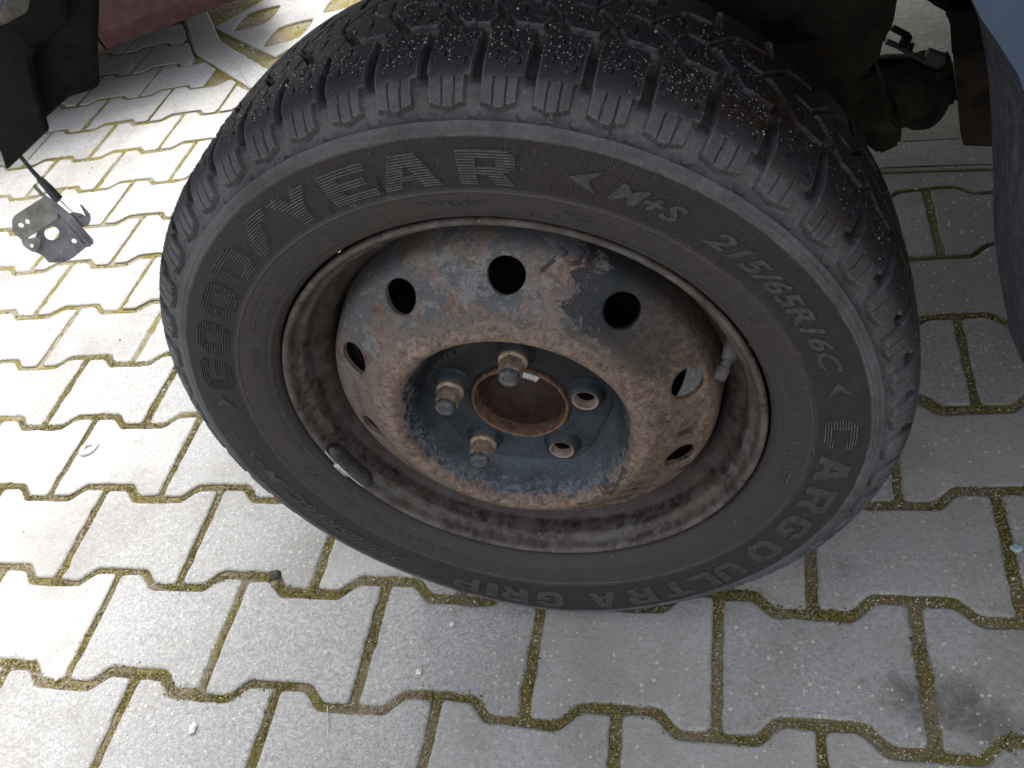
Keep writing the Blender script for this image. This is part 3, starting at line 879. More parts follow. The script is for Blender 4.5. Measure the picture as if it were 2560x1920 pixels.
def bars_mesh(name, bars, h=.0012):
    v, f = [], []
    for t0, t1, ra, rb in bars:
        n = max(1, int(abs(t1 - t0) * .28 / .004)); k = len(v); rm = (ra + rb) / 2
        for i in range(n + 1):
            t = t0 + (t1 - t0) * i / n
            v += [flank_pt(t, ra, -.0002), flank_pt(t, ra + (rm - ra) * .45, h), flank_pt(t, rb - (rb - rm) * .45, h), flank_pt(t, rb, -.0002)]
            if i:
                a = k + (i - 1) * 4
                for q in range(3): f.append((a + q, a + 4 + q, a + 5 + q, a + 1 + q))
        f.append((k, k + 1, k + 2, k + 3)); e = k + n * 4; f.append((e + 3, e + 2, e + 1, e))
    return mesh_py(name, v, f)
def solid_mesh(name, loops, u0, wu, r0, hr, h=.0008, skew=0):
    pts = []; f = []; v = []
    for lp in loops:
        q = []
        for a, b in zip(lp, lp[1:] + lp[:1]):
            L = math.hypot((b[0] - a[0]) * wu * .28, (b[1] - a[1]) * hr); n = max(1, int(L / .005))
            q += [(a[0] + (b[0] - a[0]) * i / n, a[1] + (b[1] - a[1]) * i / n) for i in range(n)]
        pts.append(q)
    tri_ = tessellate_polygon([[Vector((a, b, 0)) for a, b in q] for q in pts])
    flat = [p for q in pts for p in q]
    P = lambda a, b, hh: flank_pt(u0 + (a + skew * (b - .5)) * wu, r0 + b * hr, hh)
    v = [P(a, b, h) for a, b in flat] + [P(a, b, -.0003) for a, b in flat]
    n = len(flat); f = [tuple(t) for t in tri_]
    k = 0
    for q in pts:
        for i in range(len(q)):
            a, b = k + i, k + (i + 1) % len(q); f.append((a, b, b + n, a + n))
        k += len(q)
    me = mesh_py(name, v, f)
    bm = bmesh.new(); bm.from_mesh(me); bmesh.ops.recalc_face_normals(bm, faces=bm.faces); bm.to_mesh(me); bm.free()
    return me
for ch, deg in zip('GOODYEAR', (-71.2, -61.1, -50.9, -41.4, -22.3, -11.9, -2.2, 9.5)):
    wd = math.radians(8.2 if ch != 'A' else 9.4)
    wpart('letter', bars_mesh('letter', rows_of(GL[ch], math.radians(deg) - wd / 2, wd, .2620, .0285, 13, .60)), M['letter'], tyre)
WF = [(291,-26.9),(291.5,-29),(291.7,-31.4),(287.5,-32.2),(283.3,-33),(281,-33.6),(275.5,-34.6),(268.9,-35.3),(263.6,-35.6),(259.9,-35.6),(262.4,-34.1),(265.8,-32.5),(269.5,-31.8),(272,-30.8),(276.3,-30.4),(280.9,-30.05),(283.6,-29.2),(285.1,-28),(288.3,-27.3)]
wl = [((b + 36) / 10, (a - 260) / 32) for a, b in WF]
wpart('winged_foot_emblem', bars_mesh('winged_foot_emblem', rows_of([wl], math.radians(-36), math.radians(10), .260, .032, 15, .62)), M['letter'], tyre)
for ch, deg in zip('CARGO', (91.6, 101.2, 110.6, 120.2, 130.2)):
    wd = math.radians(7.2)
    if ch == 'C': wpart('letter', bars_mesh('letter', rows_of(GL[ch], math.radians(deg) - wd / 2, wd, .264, .026, 12, .62)), M['letter'], tyre)
    else: wpart('letter', solid_mesh('letter', GL[ch], math.radians(deg) - wd / 2, wd, .264, .026), M['print'], tyre)
for ch, deg in zip('ULTRAGRIP', (140.6, 147.6, 154.4, 162.8, 171.8, 184.4, 192.6, 198.0, 204.2)):
    wd = math.radians(6.2)
    wpart('letter', solid_mesh('letter', GL[ch], math.radians(deg) - wd / 2, wd, .268, .024), M['print'], tyre)
CHV = [[(0, .5), (1, 0), (.62, .5), (1, 1)]]
for deg, wd, fl in ((23.2, 4.6, 0), (80.4, 3.4, 0), (-79.2, 3.2, 1)):
    lp = CHV if not fl else [[(1 - a, b) for a, b in CHV[0]]]
    wpart('arrow_mark', solid_mesh('arrow_mark', lp, math.radians(deg - wd / 2), math.radians(wd), .268, .020), M['print'], tyre)
_dg = None
def text(s, deg0, deg1, rc, hgt, shear=0., h=.0006, bold=.02):
    """raised text from deg0 to deg1 (tops outward)"""
    cu = bpy.data.curves.new('text', 'FONT'); cu.body = s; cu.size = 1; cu.offset = bold
    cu.extrude = .5; cu.shear = shear; cu.resolution_u = 2; cu.align_x = 'LEFT'
    ob = bpy.data.objects.new('text', cu); COL.objects.link(ob)
    bpy.context.view_layer.update()
    me = bpy.data.meshes.new_from_object(ob.evaluated_get(bpy.context.evaluated_depsgraph_get()))
    bpy.data.objects.remove(ob); bpy.data.curves.remove(cu)
    co = np.empty(len(me.vertices) * 3); me.vertices.foreach_get('co', co); co = co.reshape(-1, 3)
    x0, x1 = co[:, 0].min(), co[:, 0].max(); y0, y1 = 0, .72
    out = []
    for x, y, z in co:
        t = math.radians(deg0 + (x - x0) / (x1 - x0) * (deg1 - deg0)); r = rc + ((y - y0) / (y1 - y0) - .5) * hgt
        out.append(flank_pt(t, r, h if z > 0 else -.0002))
    me.vertices.foreach_set('co', np.array(out, np.float32).ravel())
    me.materials.clear(); me.update()
    return wpart('lettering', me, M['print'], tyre)
text('M+S', 27.0, 38.2, .2775, .0150, .35, .0008, .03)
text('215/65R16C', 42.5, 76.5, .2770, .0150, .35, .0008, .03)
text('215/65R16C  M+S', -141, -93, .2800, .0130, .3, .0007, .02)
text('TUBELESS', -3.6, 8.4, .2445, .0050, 0, .0006, .015)
text('E11  02', 15.6, 21.0, .2370, .0052)
text('025740', 21.4, 26.4, .2450, .0038)
text('S2WR2', 23.4, 26.6, .2405, .0034)
text('RADIAL', -68.4, -62.2, .2405, .0052)
text('109/107T', -122.0, -102.6, .2400, .0068)
text('215/65R16C', -149.5, -127.0, .2410, .0068)
text('TWI', 94.5, 100.5, .2425, .0072)
text('T72', 103.5, 109.0, .2425, .0090, 0, .0008, .04)
# illegible small print: rows of tiny raised nicks
def nicks(d0, d1, r0, r1, rows):
    bars = []
    for k in range(rows):
        r = r0 + (r1 - r0) * (k + .5) / rows; d = d0
        while d < d1:
            wv = random.uniform(.12, .45)
            if random.random() < .82: bars.append((math.radians(d), math.radians(d + wv), r - .0009, r + .0009))
            d += wv + random.uniform(.08, .3)
    return bars_mesh('small_print', bars, .0004)
for a in ((-57, -45, .2340, .2490, 4), (-42, -14, .2360, .2510, 5), (38, 62, .2360, .2500, 4), (64, 82, .238, .247, 2), (-2, 7, .2365, .2385, 1)):
    tag(wpart('small_print', nicks(*a), M['print'], tyre), kind='stuff')
# wear mark triangle near the shoulder
wpart('wear_mark', solid_mesh('wear_mark', [[(0, 0), (1, 0), (.5, 1)], [(.3, .2), (.5, .6), (.7, .2)]], math.radians(17.0), math.radians(1.0), .3115, .0055, .0006), M['letter'], tyre)

# --- grains of grit stuck in the tread
n = 4200
t = np.radians(np.where(rng.uniform(0, 1, n) < .72, rng.uniform(-62, 42, n), rng.uniform(-100, 95, n))); yy = np.where(rng.uniform(0, 1, n) < .45, rng.normal(.032, .013, n), rng.uniform(.010, .115, n))
k = (yy > .004) & (yy < .13); t, yy = t[k], yy[k]
ti = ((t + PI) / (2 * PI) * NT_).astype(int) % NT_
mm = Py > -.001
jx = np.array([np.argmin(np.where(mm, np.abs(Py - q), 9)) for q in yy])
P3 = V.reshape(NT_, ns, 3)[ti, jx]
kd = D[ti, jx] < 1.5
P3 = P3[kd]; tt = t[kd]
P3 = P3 + np.c_[np.sin(tt), 0 * tt, np.cos(tt)] * .0003
sz_ = rng.uniform(.00025, .00070, len(P3)) * np.where(rng.uniform(0, 1, len(P3)) > .93, 1.9, 1)
gv, gf = crumbs(P3, sz_, 1.0)
M['tgrit'] = island_mat('tread_grit', [(0, (.05, .042, .034)), (.5, (.16, .145, .13)), (.85, (.34, .32, .30)), (1, (.58, .56, .54))], .6)
tag(wpart('tread_grit', mesh_np('tread_grit', gv, gf, False), M['tgrit'], tyre), kind='stuff')

# --- lathe helper in the wheel frame
def lathe(name, prof, seg_=360, close=False, ang=40):
    P = np.array(prof); n = len(P); T = np.linspace(0, 2 * PI, seg_ + 1)[:-1]
    Vv = np.stack([P[None, :, 1] * np.sin(T)[:, None], P[None, :, 0] + 0 * T[:, None], P[None, :, 1] * np.cos(T)[:, None]], 2).reshape(-1, 3)
    i, j = np.meshgrid(np.arange(seg_), np.arange(n - 1), indexing='ij'); i2 = (i + 1) % seg_
    Ff = np.stack([i * n + j, i2 * n + j, i2 * n + j + 1, i * n + j + 1], 2).reshape(-1, 4)
    me = mesh_np(name, Vv, Ff)
    me.set_sharp_from_angle(angle=math.radians(ang))
    return me
rim_prof = catmull(np.array([(.010, .2196), (.004, .2205), (.0008, .2206), (-.0012, .2190), (-.0014, .2168), (.0004, .2146), (.0040, .2130), (.0090, .2112),
            (.0120, .2080), (.0150, .2052), (.0220, .2040), (.0300, .2034), (.0340, .2010), (.0400, .1940), (.0460, .1880), (.0540, .1855), (.0700, .1850), (.0950, .1850),
            (.1050, .1900), (.1150, .2000), (.1450, .2040), (.1600, .2060), (.1680, .2160), (.1740, .2200)]), 4)
rim = wpart('rim', lathe('rim', rim_prof), M['rim'])

# --- disc with ten vent holes and five bolt holes
disc_prof = catmull(np.array([(.066, .1845), (.058, .1838), (.048, .1825), (.038, .1812), (.030, .1795), (.0235, .1755), (.0190, .1690), (.0135, .1590), (.0060, .1490),
            (-.0020, .1390), (-.0090, .1300), (-.0140, .1220), (-.0165, .1160), (-.0150, .1105), (-.0090, .1058), (.0000, .1010), (.0090, .0962), (.0160, .0915), (.0198, .0870),
            (.0210, .0830), (.0212, .0760), (.0212, .0650), (.0212, .0560), (.0205, .0500), (.0225, .0462)]), 5)
def disc_mesh():
    P = np.array(disc_prof); n = len(P); SG = 900
    sg = np.r_[0, np.cumsum(np.linalg.norm(np.diff(P, axis=0), axis=1))]
    # resample evenly
    m = int(sg[-1] / .0016); s2 = np.linspace(0, sg[-1], m)
    P = np.stack([np.interp(s2, sg, P[:, 0]), np.interp(s2, sg, P[:, 1])], 1); n = m
    T = np.linspace(0, 2 * PI, SG + 1)[:-1]
    U = T[:, None] + 0 * s2[None]; Sv = s2[None] + 0 * T[:, None]
    R0 = np.interp(Sv, s2, P[:, 1])
    cut = np.zeros(U.shape, bool)
    dd = np.zeros(U.shape)       # push inward
    holes = [(SPIN + k * PI / 5, .1566, .0158) for k in range(10)] + [(SPIN - .003 + k * 2 * PI / 5, .0650, .0105) for k in range(5)]
    srt = np.argsort(P[:, 1])
    for t0, r0, hr in holes:
        s0 = np.interp(r0, P[srt, 1], s2[srt])
        for it in range(1):
            du = ((U - t0 + PI) % (2 * PI) - PI); a = du * r0; b = Sv - s0
            d = np.hypot(a, b)
            # keep the point set smooth: move vertices just inside onto the circle
            ins = d < hr
            snap = ins & (d > hr - .0024)
            sc = np.where(snap, hr / np.maximum(d, 1e-6), 1)
            U = np.where(snap, t0 + a * sc / r0, U); Sv = np.where(snap, s0 + b * sc, Sv)
            cut |= ins & ~snap
            d2 = np.maximum(d, hr)
            if hr > .012: dd += .0016 * np.clip(1 - (d2 - hr) / .004, 0, 1) ** 2
    # lobed raised plate round the bolts
    R = np.interp(Sv, s2, P[:, 1]); Yp = np.interp(Sv, s2, P[:, 0])
    rb = .0835 + .0040 * np.cos(5 * (U - SPIN))
    dd -= .0018 * np.clip((rb - R) / .0012 + .5, 0, 1) * (R < .09)
    Vv = np.stack([R * np.sin(U), Yp + dd, R * np.cos(U)], 2).reshape(-1, 3)
    i, j = np.meshgrid(np.arange(SG), np.arange(n - 1), indexing='ij'); i2 = (i + 1) % SG
    bad = cut[i, j] | cut[i2, j] | cut[i2, j + 1] | cut[i, j + 1]
    Ff = np.stack([i * n + j, i2 * n + j, i2 * n + j + 1, i * n + j + 1], 2)[~bad]
    used, inv = np.unique(Ff, return_inverse=True); Vv = Vv[used]; Ff = inv.reshape(-1, 4)
    # walls of the holes
    E = np.concatenate([Ff[:, [0, 1]], Ff[:, [1, 2]], Ff[:, [2, 3]], Ff[:, [3, 0]]])
    key = np.sort(E, 1); _, idx, cnt = np.unique(key, axis=0, return_index=True, return_counts=True)
    be = E[idx[cnt == 1]]
    rr = np.hypot(Vv[:, 0], Vv[:, 2])
    be = be[(rr[be[:, 0]] < .180) & (rr[be[:, 0]] > .050)]
    bvs = np.unique(be); mapv = {int(v): len(Vv) + q for q, v in enumerate(bvs)}
    off = Vv[bvs].copy(); off[:, 1] += .0042
    sl = rr[bvs] > .12
    off[sl, 0] *= (1 - .0020 / rr[bvs][sl]); off[sl, 2] *= (1 - .0020 / rr[bvs][sl])
    Vv = np.vstack([Vv, off])
    W = np.array([(a, mapv[int(a)], mapv[int(b)], b) for a, b in be])
    me = mesh_np('disc', Vv, np.vstack([Ff, W]))
    me.set_sharp_from_angle(angle=math.radians(45))
    return me
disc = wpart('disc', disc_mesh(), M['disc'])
ring = wpart('centre_ring', lathe('centre_ring', [(.060, .0462), (.0185, .0464), (.0168, .0458), (.0160, .0447), (.0166, .0434), (.0190, .0428), (.060, .0424)], 160), M['ring'])
wpart('hub_bowl', lathe('hub_bowl', [(.030, .0424), (.045, .0415), (.058, .036), (.066, .026), (.070, .012), (.071, .0005)], 96), M['bowl'])
# small toothed retainer seen through the bore
def toothed():
    v, f = [], []; nT = 40; a0, a1 = math.radians(5), math.radians(40)
    for i in range(nT + 1):
        t = a0 + (a1 - a0) * i / nT; ro = .0420; ri = .0300 + (.0022 if i % 4 < 2 else 0)
        for r, y in ((ro, .022), (ri, .022), (ri, .026), (ro, .026)): v.append((r * math.sin(t), y, r * math.cos(t)))
        if i:
            k = (i - 1) * 4
            for q in range(4): f.append((k + q, k + 4 + q, k + 4 + (q + 1) % 4, k + (q + 1) % 4))
    f += [(0, 1, 2, 3), (nT * 4 + 3, nT * 4 + 2, nT * 4 + 1, nT * 4)]
    return mesh_py('toothed_clip', v, f)
wpart('toothed_clip', toothed(), M['zinc'])

def local_lathe(name, prof, c, seg_=48, hexf=None, ang=35):
    """lathe round an axis parallel to the wheel axis through c=(x,z); prof=(y,r[,hexness])"""
    n = len(prof); v = []; f = []
    for i in range(seg_):
        t = 2 * PI * i / seg_
        for p in prof:
            y, r = p[0], p[1]; hx = p[2] if len(p) > 2 else 0
            m = ((t % (PI / 3)) - PI / 6); hr = r * math.cos(PI / 6) / math.cos(m) * 1.04
            rr = r * (1 - hx) + min(hr, r * 1.02) * hx
            v.append((c[0] + rr * math.sin(t), y, c[1] + rr * math.cos(t)))
    for i in range(seg_):
        i2 = (i + 1) % seg_
        for j in range(n - 1): f.append((i * n + j, i2 * n + j, i2 * n + j + 1, i * n + j + 1))
    me = mesh_py(name, v, f, True); me.set_sharp_from_angle(angle=math.radians(ang))
    return me
for k in range(5):
    t = SPIN - .003 + k * 2 * PI / 5
    c = (.065 * math.sin(t), .065 * math.cos(t))
    wpart('bolt_boss', local_lathe('bolt_boss', [(.0215, .0210), (.0195, .0186), (.0150, .0164), (.0115, .0148), (.0098, .0132), (.0096, .0118)], c), M['boss'])
    if k in (0, 4, 3):
        b = wpart('wheel_bolt', local_lathe('wheel_bolt', [(.014, .0118), (.0096, .0132), (.0078, .0134), (.0066, .0129), (.0058, .0118), (.0052, .0111, 1), (-.0070, .0107, 1), (-.0088, .0100, .9)], c, 96), M['bolt'])
        wpart('bolt_end', local_lathe('bolt_end', [(-.0088, .0100, .9), (-.0098, .0095, .4), (-.0134, .0088), (-.0148, .0076), (-.0152, .0052), (-.0144, .0044), (-.0144, .0005)], c, 48), M['bolt_end'], b)
    else:
        wpart('bolt_seat', local_lathe('bolt_seat', [(.0096, .0118), (.0100, .0108), (.0150, .0092), (.0185, .0088)], c), M['seat'])
        wpart('bolt_thread', local_lathe('bolt_thread', [(.0183, .0087), (.050, .0084), (.0505, .0004)], c), M['black'])

# valve
def tube_mesh(name, pts, radii, seg_=16, cap=True):
    v, f = [], []; n = len(pts)
    pts = [Vector(p) for p in pts]
    up = None
    for i, p in enumerate(pts):
        d = (pts[min(i + 1, n - 1)] - pts[max(i - 1, 0)]).normalized()
        if up is None: up = d.orthogonal().normalized()
        up = (up - d * up.dot(d)).normalized(); sd_ = d.cross(up)
        for k in range(seg_):
            a = 2 * PI * k / seg_; v.append(p + (up * math.cos(a) + sd_ * math.sin(a)) * radii[i])
    for i in range(n - 1):
        for k in range(seg_):
            k2 = (k + 1) % seg_; f.append((i * seg_ + k, i * seg_ + k2, (i + 1) * seg_ + k2, (i + 1) * seg_ + k))
    if cap: f.append(tuple(range(seg_))[::-1]); f.append(tuple((n - 1) * seg_ + k for k in range(seg_)))
    me = mesh_py(name, v, f, True); me.set_sharp_from_angle(angle=math.radians(40)); return me
def wpt(px, py, y):                                   # point of the sight line in the wheel frame at depth y
    o = WR.transposed() @ (Vector(CAM) - Vector((0, 0, ZC))); d = WR.transposed() @ (CR @ Vector(((px - 1280) / FPX, -(py - 960) / FPX, -1)))
    return o + d * ((y - o.y) / d.y)
va, vb = wpt(1843, 850, .034), wpt(1797, 948, .004)
vl = [va.lerp(vb, q) for q in (0, .3, .5, .52, .72, .74, .95, 1.0)]
val = wpart('valve', tube_mesh('valve', vl[:4], [.0088, .0078, .0056, .0050]), M['valve'])
wpart('valve_cap', tube_mesh('valve_cap', vl[3:], [.0042, .0046, .0056, .0056, .0050], 20), M['valve'], val)
# balance weight clipped over the lip
def arc_weight(d0, d1, prof, name):
    v, f = [], []; n = 24; m = len(prof)
    for i in range(n + 1):
        u = i / n; t = math.radians(d0 + (d1 - d0) * u)
        e = math.sqrt(max(0, 1 - (2 * abs(u - .5)) ** 8)); e = max(e, .25)
        cy = sum(p[0] for p in prof) / m; cr_ = sum(p[1] for p in prof) / m
        for y, r in prof:
            yy_, rr_ = cy + (y - cy) * e, cr_ + (r - cr_) * e
            v.append((rr_ * math.sin(t), yy_, rr_ * math.cos(t)))
    for i in range(n):
        for j in range(m):
            j2 = (j + 1) % m; f.append((i * m + j, (i + 1) * m + j, (i + 1) * m + j2, i * m + j2))
    f += [tuple(range(m)), tuple(n * m + q for q in range(m))[::-1]]
    me = mesh_py(name, v, f, True)
    bm = bmesh.new(); bm.from_mesh(me); bmesh.ops.recalc_face_normals(bm, faces=bm.faces); bm.to_mesh(me); bm.free()
    me.set_sharp_from_angle(angle=math.radians(40)); return me
bw = wpart('balance_weight', arc_weight(-118.6, -100.6, [(.004, .2150), (-.0030, .2140), (-.0060, .2105), (-.0055, .2055), (-.0015, .2020), (.0060, .2015), (.010, .2050)], 'balance_weight'), M['weight'])
wpart('weight_clip', arc_weight(-112.3, -106.5, [(.004, .2210), (-.0030, .2214), (-.0044, .2180), (-.0050, .2120), (-.0040, .2110), (-.0022, .2180), (.003, .2200)], 'weight_clip'), M['zinc'], bw)
wpart('bare_edge', arc_weight(-118.0, -101.0, [(.001, .2166), (-.0036, .2160), (-.0046, .2144), (-.0036, .2136), (.0, .2146)], 'bare_edge'), M['zinc'], bw)
# brake drum behind the disc
def shield():
    v, f = [], []; n = 120
    for i in range(n):
        t = -PI + 2 * PI * i / n; dg = math.degrees(t)
        r = .182 if not 45 < dg < 125 else .150
        for rr_, yy_ in ((.04, .090), (r - .006, .090), (r, .086), (r, .0885), (.04, .094)): v.append((rr_ * math.sin(t), yy_, rr_ * math.cos(t)))
    for i in range(n):
        j = (i + 1) % n
        for k in range(4): f.append((i * 5 + k, j * 5 + k, j * 5 + k + 1, i * 5 + k + 1))
    return mesh_py('brake_shield', v, f)
wpart('brake_shield', shield(), M['black'])
wpart('brake_drum', lathe('brake_drum', [(.075, .045), (.072, .100), (.076, .138), (.082, .142), (.150, .142), (.155, .130), (.155, .03)], 120), M['black'])

van = empty('van', (1.4, .95, 0), 'blue van above the wheel, with scuffed wheel arch lip and its front bumper off', 'van')
VL = Vector((-1.4, -.95, 0))
def vpart(name, me, mat, parent=None):
    return link(name, me, mat, parent or van, VL if parent is None else None)

def extrude_poly(pts, vec, bev=0., name='part'):
    """3d polygon (nearly planar) thickened along vec"""
    bm = bmesh.new(); a = [bm.verts.new(p) for p in pts]; bm.faces.new(a)
    r = bmesh.ops.extrude_face_region(bm, geom=bm.faces[:])
    bmesh.ops.translate(bm, verts=[g for g in r['geom'] if isinstance(g, bmesh.types.BMVert)], vec=vec)
    bmesh.ops.recalc_face_normals(bm, faces=bm.faces)
    if bev: bmesh.ops.bevel(bm, geom=bm.edges[:] + bm.verts[:], offset=bev, segments=2, affect='EDGES', clamp_overlap=True)
    me = bpy.data.meshes.new(name); bm.to_mesh(me); bm.free()
    return autosmooth(me, 40)
def box_mesh(name, x0, x1, y0, y1, z0, z1, bev=0.):
    return extrude_poly([(x0, y0, z0), (x1, y0, z0), (x1, y0, z1), (x0, y0, z1)], (0, y1 - y0, 0), bev, name)

# arch lip: three sections lofted along the rear edge of the arch
rows = [  # (edge, crease, panel start) as picture points with depths
 ((2421,-60),(2424,-60),(2426,-60)), ((2426,0),(2429,0),(2431,0)), ((2445,41),(2452,44),(2452,46)), ((2458,110),(2478,104),(2492,102)), ((2471,190),(2500,188),(2545,186)),
 ((2479,316),(2520,314),(2590,312)), ((2482,430),(2524,430),(2598,430)), ((2483,525),(2528,528),(2602,530)), ((2486,600),(2536,610),(2606,620)),
 ((2500,700),(2545,712),(2612,720)), ((2515,780),(2552,790),(2618,800)), ((2524,830),(2558,850),(2624,880)), ((2560,915),(2580,930),(2640,960))]
dep = (-.046, -.066, -.082)
V3 = []
for a, b, c in rows:
    pa, pb, pc = at(*a, y=dep[0]), at(*b, y=dep[1]), at(*c, y=dep[2])
    V3.append([pa + Vector((.030, .030, 0)), pa, pa.lerp(pb, .5) + Vector((0, -.002, 0)), pb, pb.lerp(pc, .5), pc])
lv = [p for r in V3 for p in r]; lf = []
for i in range(len(V3) - 1):
    for j in range(5): lf.append((i * 6 + j, (i + 1) * 6 + j, (i + 1) * 6 + j + 1, i * 6 + j + 1))
me = autosmooth(mesh_py('arch_lip', lv, lf, True), 50)
vpart('arch_lip', me, M['scuff'])
pc = [r[5] for r in V3]
# flank: from the lip outwards, with the arch opening above the picture
up = [Vector((.318, -.082, .742)), Vector((.27, -.082, .800)), Vector((.15, -.082, .852)), Vector((-.02, -.082, .872)), Vector((-.22, -.082, .862)), Vector((-.36, -.082, .83)), Vector((-.50, -.082, .80)), Vector((-.62, -.082, .80))]
edge = pc[::-1][:-1] + up
poly = [Vector((3.6, -.082, pc[-1].z - .02))] + [Vector((p.x, -.082, p.z)) for p in edge] + [Vector((-.62, -.082, 1.15)), Vector((-.35, -.082, 1.35)), Vector((.35, -.082, 2.35)), Vector((3.6, -.082, 2.35))]
tr = tessellate_polygon([poly])
n = len(poly)
bvv = [tuple(p) for p in poly] + [(p.x, 1.93, p.z) for p in poly]
bff = [tuple(t) for t in tr] + [tuple(q + n for q in t)[::-1] for t in tr]
k0 = len(edge)           # top outline indices start after the arch edge
for i in range(k0, n): bff.append((i, (i + 1) % n, (i + 1) % n + n, i + n))
me = mesh_py('body', bvv, bff, False)
bm = bmesh.new(); bm.from_mesh(me); bmesh.ops.recalc_face_normals(bm, faces=bm.faces); bm.to_mesh(me); bm.free()
vpart('body', me, M['blue'])
# engine bay and floor from below: unseen boxes added to block light
me = box_mesh('inner_wing', -.60, .40, .02, .60, .90, .96); vpart('inner_wing', me, M['black'])
me = box_mesh('floor_pan', .62, 3.5, .0, 1.9, .33, .39); vpart('floor_pan', me, M['black'])
me = box_mesh('engine_undertray', -.50, .62, .66, 1.9, .52, .60); vpart('engine_undertray', me, M['black'])
me = box_mesh('bulkhead', .62, .66, .0, 1.9, .40, 1.0); vpart('bulkhead', me, M['black'])

def pix_poly(pts, y): return [at(a, b, y=y) for a, b in pts]
# knuckle and strut mass behind the tyre
me = extrude_poly(pix_poly([(1480, -60), (2252, -60), (2245, 0), (2234, 65), (2224, 90), (2209, 105), (2198, 159), (2158, 188), (2160, 260), (2170, 420), (2050, 330), (1900, 180), (1480, 60)], .30), (0, .05, .01), .006, 'strut_carrier')
vpart('strut_carrier', me, M['rustpart'])
me = extrude_poly(pix_poly([(2130, 200), (2190, 180), (2236, 300), (2256, 318), (2253, 364), (2235, 375), (2198, 391), (2120, 330)], .36), (0, .06, .0), .006, 'lower_arm')
vpart('lower_arm', me, M['rustpart'])
me = extrude_poly(pix_poly([(2030, 125), (2048, 95), (2056, 110), (2058, 150), (2040, 178), (2030, 160)], .292), (0, .01, 0), .003, 'rusty_lug')
vpart('rusty_lug', me, M['brownrust'])
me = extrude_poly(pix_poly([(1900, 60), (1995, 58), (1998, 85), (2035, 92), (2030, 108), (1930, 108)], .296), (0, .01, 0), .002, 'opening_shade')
vpart('opening_shade_plate', me, M['black'])  # dark plate added to stand for the shade in an opening
# ribbed drive shaft boot
c0, c1 = at(2150, 232, y=.46), at(2335, 226, y=.50)
rr = []; pp = []
for i, (u, r) in enumerate([(0, .030), (.1, .037), (.3, .041), (.55, .041), (.68, .040), (.72, .033), (.77, .033), (.80, .044), (.88, .044), (.91, .034), (1.0, .030)]):
    pp.append(c0.lerp(c1, u)); rr.append(r)
vpart('shaft_boot', tube_mesh('shaft_boot', pp, rr, 40), M['rustpart'])
me = extrude_poly(pix_poly([(2190, 168), (2228, 105), (2232, 120), (2235, 160), (2205, 172)], .50), (0, .02, 0), .002, 'boot_bracket')
# brown inner sill and dark member above it
me = extrude_poly(pix_poly([(2374, 40), (2378, 44), (2382, 145), (2392, 240), (2400, 330), (2408, 365), (2490, 368), (2500, 120), (2470, 40)], .42), (.02, .05, 0), .004, 'inner_sill')
vpart('inner_sill', me, M['brownrust'])
me = extrude_poly(pix_poly([(2360, 34), (2362, 22), (2480, 20), (2470, 110), (2450, 128), (2410, 146), (2388, 148), (2378, 140), (2374, 60)], .38), (.01, .03, 0), .003, 'chassis_member')
vpart('chassis_member', me, M['black'])
me = extrude_poly(pix_poly([(2305, -60), (2308, 0), (2325, 15), (2358, 33), (2380, 45), (2470, 45), (2470, -60)], .40), (.01, .05, .01), .004, 'cross_beam')
vpart('cross_beam', me, M['black'])
me = extrude_poly(pix_poly([(2310, 172), (2360, 172), (2372, 150), (2384, 160), (2396, 262), (2360, 270), (2318, 262)], .47), (.0, .03, 0), .004, 'mount_bracket')
vpart('mount_bracket', me, M['rustpart'])
# thin black cable run with its clips
def bar(name, pts, r, y, parent=None): return tube_mesh(name, [at(a, b, y=y) for a, b in pts], [r] * len(pts), 8)
cb = vpart('brake_line', bar('brake_line', [(2215, 103), (2245, 115), (2275, 133), (2310, 152), (2345, 165)], .0032, .44), M['cable'])
def vsub(name, me, mat): return link(name, me, mat, cb)
vsub('line_clip', bar('line_clip', [(2232, 70), (2268, 88), (2273, 93), (2262, 116)], .0036, .438), M['black'])
vsub('line_clip', bar('line_clip', [(2257, 92), (2266, 94), (2256, 116)], .0050, .437), M['black'])
vsub('line_clip', extrude_poly(pix_poly([(2318, 134), (2326, 126), (2368, 142), (2362, 162), (2346, 172), (2312, 156)], .436), (0, .008, 0), .001, 'line_clip'), M['cable'])
vsub('line_clip', bar('line_clip', [(2281, 109), (2274, 128)], .0026, .438), M['black'])

# torn black wing liner in front of the wheel
YL = .24
def fold(pts): return [at(a, b, y=c) for a, b, c in pts]
p1 = extrude_poly(fold([(-60, 60, YL), (0, 68, YL), (15, 60, YL), (66, 32, YL), (85, -60, YL), (160, -60, YL + .02), (150, 65, YL + .02), (110, 97, YL + .02), (75, 125, YL), (68, 150, YL), (72, 175, YL), (84, 232, YL), (94, 262, YL), (104, 300, YL), (112, 331, YL), (54, 386, YL), (14, 425, YL), (0, 380, YL), (-60, 300, YL)]), (.004, .006, .0), .0015, 'front_sheet')
ln_ = vpart('wing_liner', p1, M['plastic'])
p2 = extrude_poly(fold([(60, 110, YL + .03), (150, 55, YL + .03), (150, -60, YL + .03), (234, -60, YL + .05), (234, 0, YL + .05), (231, 130, YL + .05), (236, 205, YL + .05), (235, 222, YL + .05), (222, 228, YL + .05), (196, 237, YL + .045), (171, 243, YL + .04), (149, 258, YL + .04), (104, 302, YL + .03), (84, 260, YL + .03), (66, 180, YL + .03)]), (.004, .008, .0), .0015, 'back_sheet')
link('liner_return', p2, M['black'], ln_)
p3 = extrude_poly(fold([(-70, -80, YL + .06), (84, -80, YL + .06), (84, 2, YL + .06), (66, 34, YL + .06), (15, 64, YL + .06), (-70, 80, YL + .06)]), (0, .006, 0), .001, 'wing_edge')
vpart('wing_edge', p3, M['cream'])
